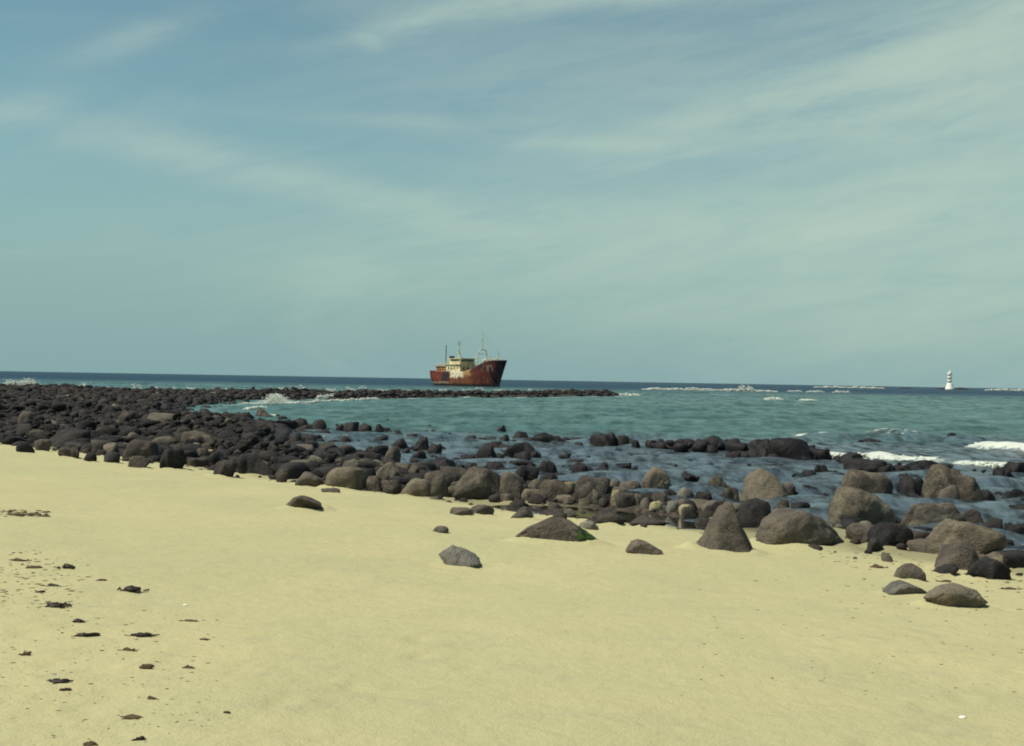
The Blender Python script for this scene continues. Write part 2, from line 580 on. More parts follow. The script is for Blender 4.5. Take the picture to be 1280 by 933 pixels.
def pool_mat():
    m = bpy.data.materials.new('pool_water')
    m.use_nodes = True
    N = NT(m.node_tree)
    m.node_tree.nodes.clear()
    pos = N.n('ShaderNodeNewGeometry').outputs['Position']
    bp = N.n('ShaderNodeBump'); bp.inputs['Strength'].default_value = 0.25; bp.inputs['Distance'].default_value = 0.01
    N.put(bp.inputs['Height'], N.noise(pos, 7.0, 3, 0.5))
    fr = N.n('ShaderNodeFresnel'); fr.inputs[0].default_value = 1.33
    N.put(fr.inputs['Normal'], bp.outputs[0])
    tr = N.n('ShaderNodeBsdfTransparent'); tr.inputs[0].default_value = col(0.72, 0.76, 0.66)
    gl = N.n('ShaderNodeBsdfGlossy'); gl.inputs['Roughness'].default_value = 0.04
    N.put(gl.inputs['Normal'], bp.outputs[0])
    mx = N.n('ShaderNodeMixShader')
    N.put(mx.inputs[0], fr.outputs[0]); N.put(mx.inputs[1], tr.outputs[0]); N.put(mx.inputs[2], gl.outputs[0])
    out = N.n('ShaderNodeOutputMaterial')
    N.put(out.inputs[0], mx.outputs[0])
    return m


M['sand'] = sand_mat()
M['sea'] = sea_mat()
M['pool'] = pool_mat()
M['foam'] = flat_mat('foam_white', (0.64, 0.66, 0.59), 0.9, 0.06, 4.0, 0.1)
M['weed'] = flat_mat('seaweed_black', (0.020, 0.013, 0.009), 0.65, 0.5, 30.0, 0.3)
M['weed_brown'] = flat_mat('seaweed_brown', (0.085, 0.055, 0.03), 0.8, 0.4, 30.0, 0.2)
M['algae'] = flat_mat('green_algae', (0.036, 0.070, 0.016), 0.8, 0.6, 18.0, 0.3)
M['shell'] = flat_mat('shell_white', (0.80, 0.78, 0.66), 0.6, 0.08, 20.0)

# ------------------------------------------------------------------ beach sheet
def build_beach():
    ys = [-4000, -900, -250, -80, -30, -12, -5, -1, 1.0, 2.2, 3.2]
    y = 4.0
    while y < 300:
        ys.append(y); y += max(0.06, 0.0065 * y)
    ys += [320, 360, 420, 500]
    ys = np.array(ys)
    u = np.linspace(-1, 1, 301)
    u = np.concatenate([[-40, -12, -5, -2.4, -1.5, -1.2], u, [1.2, 1.5, 2.4, 5, 12, 40]])
    hw = 0.46 * np.maximum(ys, 4) + 5.0
    hw = np.where(ys < 0, 60, hw)
    X = hw[:, None] * u[None, :]
    Y = np.repeat(ys[:, None], len(u), 1)
    Z = terrain(X, Y)
    me = mesh_np('beach', np.stack([X.ravel(), Y.ravel(), Z.ravel()], 1), grid_faces(len(ys), len(u)))
    s = shore_s(X, Y) + 0.35 * noise2(X, Y, 0.7, 61, 2)
    sd = poly_sd(X, Y, FIELD)
    rocky = np.maximum(sstep(sd + 0.6 * noise2(X, Y, 0.8, 71, 2), -0.3, 0.9), sstep(-s, 1.0, 1.7) * (1 - sstep(X, 3.6, 5.6)))
    rocky = np.maximum(rocky, sstep(-s, 4.5, 7.0))
    rocky = rocky * (1 - np.exp(-pool_q(X, Y) ** 2) * 0.9 * (1 - sstep(-s, 1.0, 1.6)))
    damp = np.clip(sstep(-s, -0.5, 0.6) + np.exp(-pool_q(X, Y) ** 2 * 0.6), 0, 1)
    attr(me, 'rocky', rocky.ravel()); attr(me, 'damp', damp.ravel())
    tag(link('beach', me, M['sand']), 'pale yellow sand beach sloping to the rocky shore', kind='structure')


build_beach()

# ------------------------------------------------------------------ sea sheet
BREAK = []   # (x0,y0,x1,y1,half width,height,foam) crests of breaking waves


def seg_at(pxa, pya, pxb, pyb, hw, h, foam=1.0, dist=None):
    da, db = px_dir(pxa, pya), px_dir(pxb, pyb)
    if dist is None:
        a = CAM + da * (-CAM[2] / da[2]); b = CAM + db * (-CAM[2] / db[2])
    else:
        a = CAM + da * dist / da[1]; b = CAM + db * dist / db[1]
    BREAK.append((a[0], a[1], b[0], b[1], hw, h, foam))


seg_at(1026, 570, 1100, 572, 0.6, 0.14, 1.0)
seg_at(1100, 572, 1172, 577, 0.6, 0.14, 0.9)
seg_at(1222, 560, 1300, 567, 0.95, 0.28, 0.95)
seg_at(1203, 580, 1252, 583, 0.6, 0.12, 0.95)
seg_at(1000, 547, 1026, 547.5, 0.6, 0.12, 0.8)
seg_at(1026, 549, 1100, 551, 1.3, 0.28, 0.15)
seg_at(1100, 550, 1135, 552, 1.2, 0.28, 0.50)
seg_at(1135, 553, 1215, 556, 1.5, 0.30, 0.15)


def build_sea():
    ys = [-300, -100, -40, -15, -5, 0, 4, 8, 11]
    y = 13.0
    while y < 320:
        ys.append(y); y += max(0.14, 0.0038 * y)
    while y < 60000:
        ys.append(y); y *= 1.035 if y < 3000 else 1.3
    ys = np.array(ys)
    u = np.linspace(-1, 1, 481)
    u = np.concatenate([[-60, -15, -6, -3, -1.8, -1.3], u, [1.3, 1.8, 3, 6, 15, 60]])
    hw = 0.46 * np.maximum(ys, 10) + 6
    X = hw[:, None] * u[None, :]
    Y = np.repeat(ys[:, None], len(u), 1)
    r = np.random.default_rng(5)
    off = sstep(Y, 150, 330)
    Z = np.zeros_like(X)
    act = (Y > 10) & (Y < 2500) & (np.abs(X) < 1.2 * hw[:, None])
    for k in range(46):
        L = math.exp(r.uniform(math.log(0.7), math.log(7.0)))
        th = r.normal(R(-68), R(28))           # running in towards the shore
        kx, ky = math.cos(th) * 2 * math.pi / L, math.sin(th) * 2 * math.pi / L
        a = 0.0075 * L ** 0.75
        res = np.maximum(0.14, 0.0038 * Y)
        fade = np.clip((L / res - 2.5) / 2.5, 0, 1)
        Z += a * fade * np.sin(kx * X + ky * Y + r.uniform(0, 6.28))
    Z2 = np.zeros_like(X)
    for k in range(16):
        L = math.exp(r.uniform(math.log(9), math.log(45)))
        th = r.normal(R(-80), R(18))
        kx, ky = math.cos(th) * 2 * math.pi / L, math.sin(th) * 2 * math.pi / L
        res = np.where(Y < 320, 0.0038 * Y, 0.035 * Y)
        fade = np.clip((L / res - 2.5) / 2.5, 0, 1)
        Z2 += 0.0085 * L ** 0.7 * fade * np.sin(kx * X + ky * Y + r.uniform(0, 6.28))
    Z = Z * (0.75 + 0.5 * noise2(X, Y, 0.06, 15, 2)) + Z2 * (0.12 + 0.55 * off + 0.25 * sstep(X, 12, 35))
    foam = np.zeros_like(X)
    nz = noise2(X, Y, 0.35, 81, 3)
    for (ax, ay, bx, by, w, h, f) in BREAK:
        ex, ey = bx - ax, by - ay
        L2 = ex * ex + ey * ey
        t = ((X - ax) * ex + (Y - ay) * ey) / L2
        tc = np.clip(t, 0, 1)
        wob = 0.5 * w * nz
        nx, ny = -ey, ex
        ln = math.hypot(nx, ny)
        if ny < 0:
            nx, ny = -nx, -ny
        d = ((X - ax - tc * ex) * nx + (Y - ay - tc * ey) * ny) / ln + wob
        along = np.hypot(X - ax - tc * ex, Y - ay - tc * ey)
        endf = np.clip(1.0 - np.maximum(0, np.abs(t - 0.5) - 0.5) * math.sqrt(L2) / (1.5 * w), 0, 1)
        prof = np.where(d < 0, np.exp(-(d / (0.40 * w)) ** 2), np.exp(-(d / (1.5 * w)) ** 2))
        Z += h * prof * endf
        front = np.where(d < 0, np.exp(-(d / (0.85 * w)) ** 2), np.exp(-(d / (0.45 * w)) ** 2))
        foam = np.maximum(foam, f * front * endf)
    Z = np.where(act, Z, 0)
    # lace of foam against the rocks
    sdf = poly_sd(X, Y, FIELD)
    edge = np.exp(-((sdf + 0.9) / 0.9) ** 2) * (0.30 + 0.45 * sstep(Y, 75, 120))
    foam = np.maximum(foam, np.where(act, edge * 0.7, 0))
    foam = foam + np.where(act & (Y > 60), 0.16 * sstep(noise2(X, Y, 0.05, 91, 3), 0.35, 0.8), 0)
    me = mesh_np('sea', np.stack([X.ravel(), Y.ravel(), Z.ravel()], 1), grid_faces(len(ys), len(u)))
    sn = noise2(X, Y, 0.035, 95, 3)
    sh = sstep(Y + 7 * sn - 0.30 * np.abs(X - 3), 42, 66)
    deep = sstep(Y + 50 * sn, 170, 520)
    attr(me, 'shallow', sh.ravel()); attr(me, 'deep', deep.ravel()); attr(me, 'foam', foam.ravel())
    tag(link('sea', me, M['sea']), 'turquoise and dark blue sea with small breakers', kind='structure')


build_sea()


def build_pool():
    n = 72
    V = []; F = []
    rs = [0, 0.5, 0.8, 0.95, 1.06]
    for r_ in rs:
        for k in range(n):
            t = 2 * math.pi * k / n
            a, b = 2.35 * r_ * math.cos(t), 0.95 * r_ * math.sin(t)
            V.append((PC[0] + a * PU[0] - b * PU[1], PC[1] + a * PU[1] + b * PU[0], 0.185))
    F = [[i * n + k, i * n + (k + 1) % n, (i + 1) * n + (k + 1) % n, (i + 1) * n + k] for i in range(1, len(rs) - 1) for k in range(n)]
    V.append((PC[0], PC[1], 0.185)); c = len(V) - 1
    bm = bmesh.new()
    vs = [bm.verts.new(v) for v in V]
    for f in F: bm.faces.new([vs[i] for i in f])
    for k in range(n): bm.faces.new([vs[c], vs[n + k], vs[n + (k + 1) % n]])
    for v in vs[:n]: bm.verts.remove(v)
    me = bpy.data.meshes.new('tide_pool'); bm.to_mesh(me); bm.free()
    tag(link('tide_pool', me, M['pool']), 'still shallow tide pool between the sand and the boulders', kind='structure')


build_pool()

# ------------------------------------------------------------------ boulders
PRESET = {  # planes, softness, lumps
    'round': (15, 9.5, 0.090), 'block': (11, 15.0, 0.095), 'sharp': (9, 20.0, 0.075), 'slab': (13, 12.0, 0.090)}


def rock_unit(seed, sub, shape='round', planes=None, power=None, base=0.55):
    """unit boulder: x,y in -1..1, z from about -0.55 to 1"""
    r = np.random.default_rng(seed)
    V, F = ico(sub)
    npl, p, lump = PRESET[shape]
    if power: p = power
    if planes is None:
        n = r.normal(size=(npl, 3)); n /= np.linalg.norm(n, axis=1)[:, None]
        d = r.uniform(0.72, 1.05, npl)
        n = np.concatenate([n, [[0, 0, 1], [0, 0, -1]]]); d = np.concatenate([d, [0.85, 0.8]])
    else:
        pl = np.array(planes, float)
        n = pl[:, :3] / np.linalg.norm(pl[:, :3], axis=1)[:, None]; d = pl[:, 3]
    q = np.maximum(V @ n.T, 0) / d
    rad = (q ** p).sum(1) ** (-1.0 / p)
    if planes is None and shape != 'sharp':
        # one or two shoulders growing out of the block
        for _ in range(int(r.integers(1, 3))):
            c = r.normal(size=3); c[2] = abs(c[2]) * 0.5; c *= r.uniform(0.40, 0.62) / np.linalg.norm(c)
            Rr = r.uniform(0.42, 0.66)
            cv = V @ c
            disc = Rr * Rr - c @ c + cv * cv
            t = np.where(disc > 0, cv + np.sqrt(np.maximum(disc, 0)), 0)
            k = 14.0
            rad = np.log(np.exp(k * rad) + np.exp(k * np.maximum(t, 0))) / k
    P = V * rad[:, None]
    sc = 1.5 * P + r.uniform(-50, 50, 3)
    P = P * (1 + lump * fbm(sc, seed % 1000, 4, 0.55))[:, None]
    if sub >= 4:
        # shallow cracks
        c = np.abs(vnoise(1.4 * P + r.uniform(-9, 9, 3), seed + 7))
        P = P * (1 - 0.05 * np.exp(-(c / 0.05) ** 2))[:, None]
        P = P * (1 + 0.016 * fbm(6 * P, seed + 3, 4, 0.6))[:, None]
    lo, hi = P.min(0), P.max(0)
    P[:, :2] = (P[:, :2] - (lo[:2] + hi[:2]) / 2) / ((hi[:2] - lo[:2]) / 2)
    zt = (P[:, 2] - lo[2]) / (hi[2] - lo[2])
    P[:, 2] = -base + (1 + base) * zt
    return P, F


LBL_N = {}
rocks = []      # (x, y, rx, ry, h) footprints of placed boulders


def boulder(x0, x1, yt, yb, mat='grey', shape='round', label=None, name='boulder', cat='boulder', group=None,
            depth=0.85, profile=None, lean=0.0, planes=None, power=None, seed=None, sink=0.0, on_sand=False):
    """boulder covering photo pixels x0..x1, yt..yb, standing where its foot meets the ground"""
    xc = (x0 + x1) / 2
    g = ground_at(xc, yb)
    dist = g[1]
    w = (x1 - x0) / FPX * dist
    dp = w * depth * 0.5
    dc = dist + dp * 0.75
    c = at_dist(xc, yb, dc)
    zt = at_dist(xc, yt, dc)[2]
    gx, gy = c[0], dc
    gz = max(ground_z(gx, gy), -0.35) - sink
    if gz < 0 and not on_sand:
        gz = max(gz, -0.30)
    h = max(zt - gz, 0.12 * w)
    w *= dc / dist
    seed = seed if seed is not None else int(x0 * 7 + yb * 13) + 100
    px = x1 - x0
    sub = 5 if px > 70 else (4 if px > 22 else 3)
    P, F = rock_unit(seed, sub, shape, planes, power, 0.16 if planes else 0.55)
    if profile is not None:
        xs, zs = zip(*profile)
        k = np.interp(P[:, 0], xs, zs)
        if name == 'boulder': k = np.sqrt(k)
        P[:, 2] = np.where(P[:, 2] > 0, P[:, 2] * k, P[:, 2])
        mx = P[:, 2].max()
        P[:, 2] = np.where(P[:, 2] > 0, P[:, 2] / mx, P[:, 2])
    if lean:
        P[:, 0] += lean * np.clip(P[:, 2], 0, 1)
        lo, hi = P[:, 0].min(), P[:, 0].max()
        P[:, 0] = (P[:, 0] - (lo + hi) / 2) / ((hi - lo) / 2)
    V = P * np.array([w / 2, dp, h])
    me = mesh_np(name, V, F)
    o = link(name, me, M[mat], None, (gx, gy, gz))
    rocks.append((gx, gy, w / 2, dp, px))
    tag(o, label, cat, group)
    return o, P


LEFTY = [(-1, .25), (-.55, .85), (-.2, 1), (.2, .8), (.6, .5), (1, .18)]
RIGHTY = [(-1, .2), (-.5, .6), (0, .95), (.3, 1), (.7, .6), (1, .15)]

# --- rocks lying on the open sand
boulder(354, 409, 619, 637, 'grey', 'slab', 'low grey rock on the sand, alone in front of the packed rocks', 'sand_rock', 'rock', 'rocks lying on the sand', profile=LEFTY)
boulder(401, 425, 610, 618, 'brown', 'slab', 'small brown rock behind the lone low grey rock on the sand', 'sand_rock', 'rock', 'rocks lying on the sand')
boulder(541, 561, 657, 667, 'brown', 'round', 'fist-shaped small dark rock alone on the sand, nearest the long grey slab rock', 'sand_rock', 'rock', 'rocks lying on the sand')
boulder(547, 602, 683, 706, 'ash', 'slab', 'ash grey wedge-shaped rock with sloping top, closest to the viewer on central sand', 'sand_rock', 'rock', 'rocks lying on the sand', profile=[(-1, .6), (-.4, 1), (.2, .85), (.7, .58), (1, .3)], seed=9)
wb, wbP = boulder(643, 750, 646, 680, 'grey', 'block', 'long humped grey rock in the sand with green algae on one end', 'sand_rock', 'rock', 'rocks lying on the sand',
                  depth=0.55, profile=[(-1, .22), (-.7, .62), (-.35, .85), (-.12, 1), (.25, .9), (.55, .60), (.8, .34), (1, .10)])
boulder(724, 748, 651, 662, 'ash', 'round', 'small light grey dome rock behind the green end of the humped rock', 'sand_rock', 'rock', 'rocks lying on the sand')
boulder(780, 828, 675, 692, 'grey', 'slab', 'low grey rock with a tail, between the humped rock and the pyramid rock', 'sand_rock', 'rock', 'rocks lying on the sand', profile=LEFTY)
boulder(562, 591, 634, 642, 'brown', 'slab', 'thin brown rock half buried at the foot of the biggest central boulder', 'sand_rock', 'rock', 'rocks lying on the sand')
boulder(587, 618, 631, 642, 'brown', 'round', 'low brown rock beside the thin half buried one, below the biggest central boulder', 'sand_rock', 'rock', 'rocks lying on the sand')
boulder(634, 669, 634, 648, 'brown', 'slab', 'dark wedge rock at the near end of the tide pool', 'sand_rock', 'rock', 'rocks lying on the sand', profile=RIGHTY)
boulder(660, 681, 632, 641, 'brown', 'slab', 'small rock poking out of the tide pool behind the dark wedge rock', 'sand_rock', 'rock', 'rocks lying on the sand')
boulder(681, 706, 638, 645, 'red', 'slab', 'thin reddish rock lying in the tide pool margin', 'sand_rock', 'rock', 'rocks lying on the sand')
boulder(704, 724, 636, 647, 'brown', 'round', 'small rounded rock at the sandy edge of the tide pool', 'sand_rock', 'rock', 'rocks lying on the sand', profile=LEFTY)
boulder(732, 783, 636, 655, 'red', 'slab', 'broad reddish rock half under water in the tide pool', 'sand_rock', 'rock', 'rocks lying on the sand', profile=[(-1, .5), (-.3, .9), (.2, 1), (1, .25)])
boulder(785, 841, 646, 659, 'red', 'slab', 'long flat reddish-brown rock at the far end of the tide pool', 'sand_rock', 'rock', 'rocks lying on the sand', profile=LEFTY)
boulder(1117, 1154, 704, 724, 'brown', 'round', 'dark rounded rock standing behind the pale flat slab', 'sand_rock', 'rock', 'rocks lying on the sand')
boulder(1102, 1158, 725, 744, 'ash', 'slab', 'pale flat grey slab touching the dark flat rock beside it', 'sand_rock', 'rock', 'rocks lying on the sand', profile=LEFTY)
boulder(1152, 1237, 732, 763, 'grey', 'slab', 'dark flat whale-backed rock beside the pale slab, nearest the viewer', 'sand_rock', 'rock', 'rocks lying on the sand', profile=[(-1, .55), (-.5, .95), (.1, 1), (.6, .85), (1, .2)])

# --- the striking big boulders
boulder(860, 946, 626, 687, 'brown', 'sharp', 'dark pyramid-shaped boulder with a pointed top standing on the sand', group='big shore boulders', depth=0.9,
planes=[(-0.70, -0.25, 0.62, .46), (0.84, -0.20, 0.50, .44), (0.10, -0.90, 0.42, .46), (0.0, 0.9, 0.45, .5), (-0.5, 0.6, 0.5, .5), (0.6, 0.6, 0.5, .52), (-0.30, -0.75, .55, .50), (0, 0, -1, .25), (0.30, 0, 1, .70)], power=26)
boulder(850, 880, 630, 652, 'brown', 'round', 'brown sloping rock leaning against the back of the pyramid boulder', group='big shore boulders')
boulder(943, 1061, 636, 684, 'brown', 'round', 'broad smooth brown boulder with a pale top, next to the pyramid boulder', group='big shore boulders', depth=.7, profile=[(-1, .5), (-.5, .9), (-.1, 1), (.4, .98), (1, .7)])
boulder(919, 990, 585, 630, 'grey', 'round', 'tall peaked olive grey boulder behind the pyramid boulder', group='big shore boulders', profile=[(-1, .35), (-.6, .7), (-.1, 1), (.4, .8), (.75, .6), (1, .3)])
boulder(1027, 1124, 607, 658, 'grey', 'round', 'largest grey-brown boulder, rising behind the broad smooth brown one', group='big shore boulders', depth=.75, profile=[(-1, .6), (-.6, 1), (-.1, .92), (.4, .72), (1, .45)])
boulder(1048, 1116, 586, 625, 'grey', 'round', 'olive grey dome boulder in the water behind the largest boulder', group='big shore boulders')
boulder(1150, 1223, 580, 628, 'grey', 'round', 'steep dome boulder standing in the sea with a smaller lump on its front', group='big shore boulders', seed=4242)
boulder(1168, 1206, 606, 630, 'brown', 'round', 'rounded lump of rock against the front of the steep sea boulder', group='big shore boulders')
boulder(1112, 1202, 627, 660, 'brown', 'slab', 'wide flat-topped brown boulder in front of the steep sea boulder', group='big shore boulders', depth=.6)
boulder(1156, 1252, 650, 698, 'grey', 'round', 'big grey boulder at the sand edge, behind two dark boulders', group='big shore boulders', depth=.7, profile=[(-1, .5), (-.4, 1), (.1, .95), (.6, .65), (1, .5)])
boulder(1164, 1226, 678, 713, 'brown', 'round', 'dark rounded boulder in front of the big grey sand-edge boulder', group='big shore boulders', profile=LEFTY)
boulder(1206, 1262, 697, 724, 'dark', 'slab', 'low black rock tapering down to the sand by the dark rounded boulder', group='big shore boulders', profile=LEFTY)
boulder(1158, 1196, 703, 717, 'dark', 'slab', 'thin black rock at the foot of the dark rounded boulder', group='big shore boulders')
boulder(1246, 1300, 689, 713, 'dark', 'block', 'black boulder cut off by the edge of the view', group='big shore boulders')
boulder(1057, 1096, 654, 678, 'brown', 'round', 'brown overhanging rock below the largest boulder', group='big shore boulders')
boulder(1086, 1142, 654, 685, 'dark', 'block', 'dark jumbled block on the sand below the largest boulder', group='big shore boulders')
boulder(1084, 1112, 672, 689, 'dark', 'slab', 'dark slab wedged under the jumbled block', group='big shore boulders')
boulder(1138, 1163, 664, 682, 'red', 'block', 'reddish rock beside the dark jumbled block', group='big shore boulders')
# central row behind the tide pool
boulder(565, 629, 583, 626, 'grey', 'block', 'biggest rounded olive boulder of the central row, cracked across its face', group='central boulder row', depth=.8, profile=[(-1, .6), (-.4, .95), (0, 1), (.5, .9), (1, .55)])
boulder(567, 600, 606, 626, 'grey', 'round', 'grey rounded stone against the foot of the biggest central boulder', group='central boulder row')
boulder(500, 541, 597, 621, 'grey', 'round', 'squat grey boulder at the sand edge, second of the central row', group='central boulder row')
boulder(530, 566, 588, 623, 'brown', 'round', 'upright brown boulder between the squat one and the biggest central boulder', group='central boulder row')
boulder(507, 533, 579, 598, 'brown', 'round', 'brown stone perched behind the squat grey boulder', group='central boulder row')
boulder(624, 656, 589, 625, 'brown', 'block', 'leaning dark boulder close beside the biggest central boulder', group='central boulder row', lean=-.35)
boulder(623, 646, 616, 627, 'grey', 'slab', 'small flat stone before the leaning dark boulder', group='central boulder row')
boulder(640, 674, 581, 602, 'dark', 'round', 'black rounded rock behind the leaning boulder', group='central boulder row')
boulder(608, 641, 576, 590, 'wet', 'slab', 'low black wet rock behind the biggest central boulder', group='central boulder row')
boulder(658, 685, 599, 613, 'grey', 'slab', 'flat olive stone above the angular grey boulder', group='central boulder row')
boulder(651, 671, 611, 625, 'grey', 'round', 'small stone between the leaning boulder and the angular grey boulder', group='central boulder row')
boulder(666, 715, 599, 626, 'grey', 'sharp', 'angular grey boulder with a peaked top at the tide pool', group='central boulder row', profile=[(-1, .3), (-.4, .8), (.1, 1), (.5, .75), (1, .3)])
boulder(695, 721, 619, 630, 'grey', 'slab', 'pale grey flat stone at the pool edge before the angular boulder', group='central boulder row')
boulder(704, 722, 602, 617, 'pale', 'round', 'yellowish stone tucked between the angular boulder and the round twin boulder', group='central boulder row')
boulder(717, 763, 595, 629, 'brown', 'round', 'big round brown boulder with a lighter boulder leaning on its front', group='central boulder row')
boulder(722, 751, 610, 631, 'grey', 'round', 'lighter olive boulder leaning on the front of the round brown boulder', group='central boulder row')
boulder(756, 777, 599, 614, 'brown', 'round', 'brown stone above the pale yellow upright stone', group='central boulder row')
boulder(761, 777, 612, 631, 'pale', 'block', 'pale yellow upright stone at the pool edge', group='central boulder row')
boulder(768, 796, 615, 635, 'brown', 'round', 'brown rounded boulder next to the pale yellow upright stone', group='central boulder row')
boulder(773, 803, 600, 617, 'brown', 'slab', 'flat-topped brown rock behind the pool-edge boulders', group='central boulder row')
boulder(790, 806, 617, 632, 'grey', 'round', 'little grey stone with a bright face above the pool', group='central boulder row')
boulder(799, 838, 584, 613, 'grey', 'block', 'peaked olive grey boulder behind the pale pebbly shore', group='central boulder row', profile=[(-1, .4), (-.2, .9), (.2, 1), (1, .55)])
boulder(814, 838, 600, 621, 'brown', 'round', 'brown stone in front of the peaked olive boulder', group='central boulder row')
boulder(800, 816, 622, 636, 'brown', 'round', 'small brown stone at the middle of the pool bank', group='central boulder row')
boulder(811, 828, 626, 639, 'pale', 'round', 'tan rounded stone at the pool bank', group='central boulder row')
boulder(832, 852, 626, 641, 'ash', 'slab', 'pale slanting stone at the pool bank beside the tan stone', group='central boulder row')
boulder(848, 868, 630, 646, 'pale', 'round', 'cream-coloured stone touching the pyramid boulder side', group='central boulder row')
boulder(846, 867, 609, 629, 'ash', 'round', 'pale grey stone above the cream-coloured one', group='central boulder row')
boulder(826, 846, 612, 628, 'dark', 'round', 'dark stone between the tan and the pale grey stones', group='central boulder row')
boulder(861, 890, 614, 636, 'dark', 'round', 'dark rounded stone behind the pyramid boulder slope', group='central boulder row')
boulder(880, 915, 594, 618, 'brown', 'round', 'brown dome boulder behind the pyramid boulder top', group='central boulder row')
boulder(868, 886, 601, 616, 'brown', 'round', 'brown stone beside the dome behind the pyramid boulder', group='central boulder row')
boulder(921, 962, 622, 660, 'dark', 'block', 'dark broken rock between the pyramid boulder and the broad smooth one', group='big shore boulders')
boulder(898, 924, 609, 626, 'brown', 'round', 'brown stone showing behind the pyramid boulder point', group='central boulder row')
boulder(971, 989, 624, 637, 'brown', 'round', 'small brown stone behind the broad smooth boulder', group='central boulder row')
boulder(986, 1012, 627, 639, 'dark', 'slab', 'flat dark rock in the water behind the broad smooth boulder', group='central boulder row')
boulder(976, 998, 603, 617, 'brown', 'round', 'brown rock at the foot of the tall peaked boulder', group='central boulder row')
# reef in the bay
RG = 'rocks of the small bay reef'
boulder(827, 867, 549, 562, 'wet', 'slab', 'low black rock forming the near tip of the reef in the bay', group=RG, profile=RIGHTY)
boulder(853, 886, 551, 562, 'wet', 'round', 'second black rock along the bay reef, from its low tip', group=RG)
boulder(874, 909, 548, 561, 'wet', 'block', 'third black rock along the bay reef, flat-topped', group=RG)
boulder(897, 926, 549, 562, 'wet', 'round', 'fourth rock along the bay reef, narrow and rounded', group=RG)
boulder(914, 964, 549, 571, 'wet', 'sharp', 'large black rock making the middle of the bay reef', group=RG)
boulder(956, 1015, 547, 573, 'wet', 'round', 'largest and highest black rock of the bay reef', group=RG)
boulder(1003, 1043, 561, 573, 'wet', 'slab', 'low black rock trailing off the high end of the bay reef', group=RG, profile=LEFTY)
boulder(975, 1007, 547, 560, 'red', 'round', 'brown lit rock on top of the bay reef', group=RG)
boulder(935, 967, 557, 572, 'wet', 'round', 'black rounded rock at the waterline of the bay reef middle', group=RG)

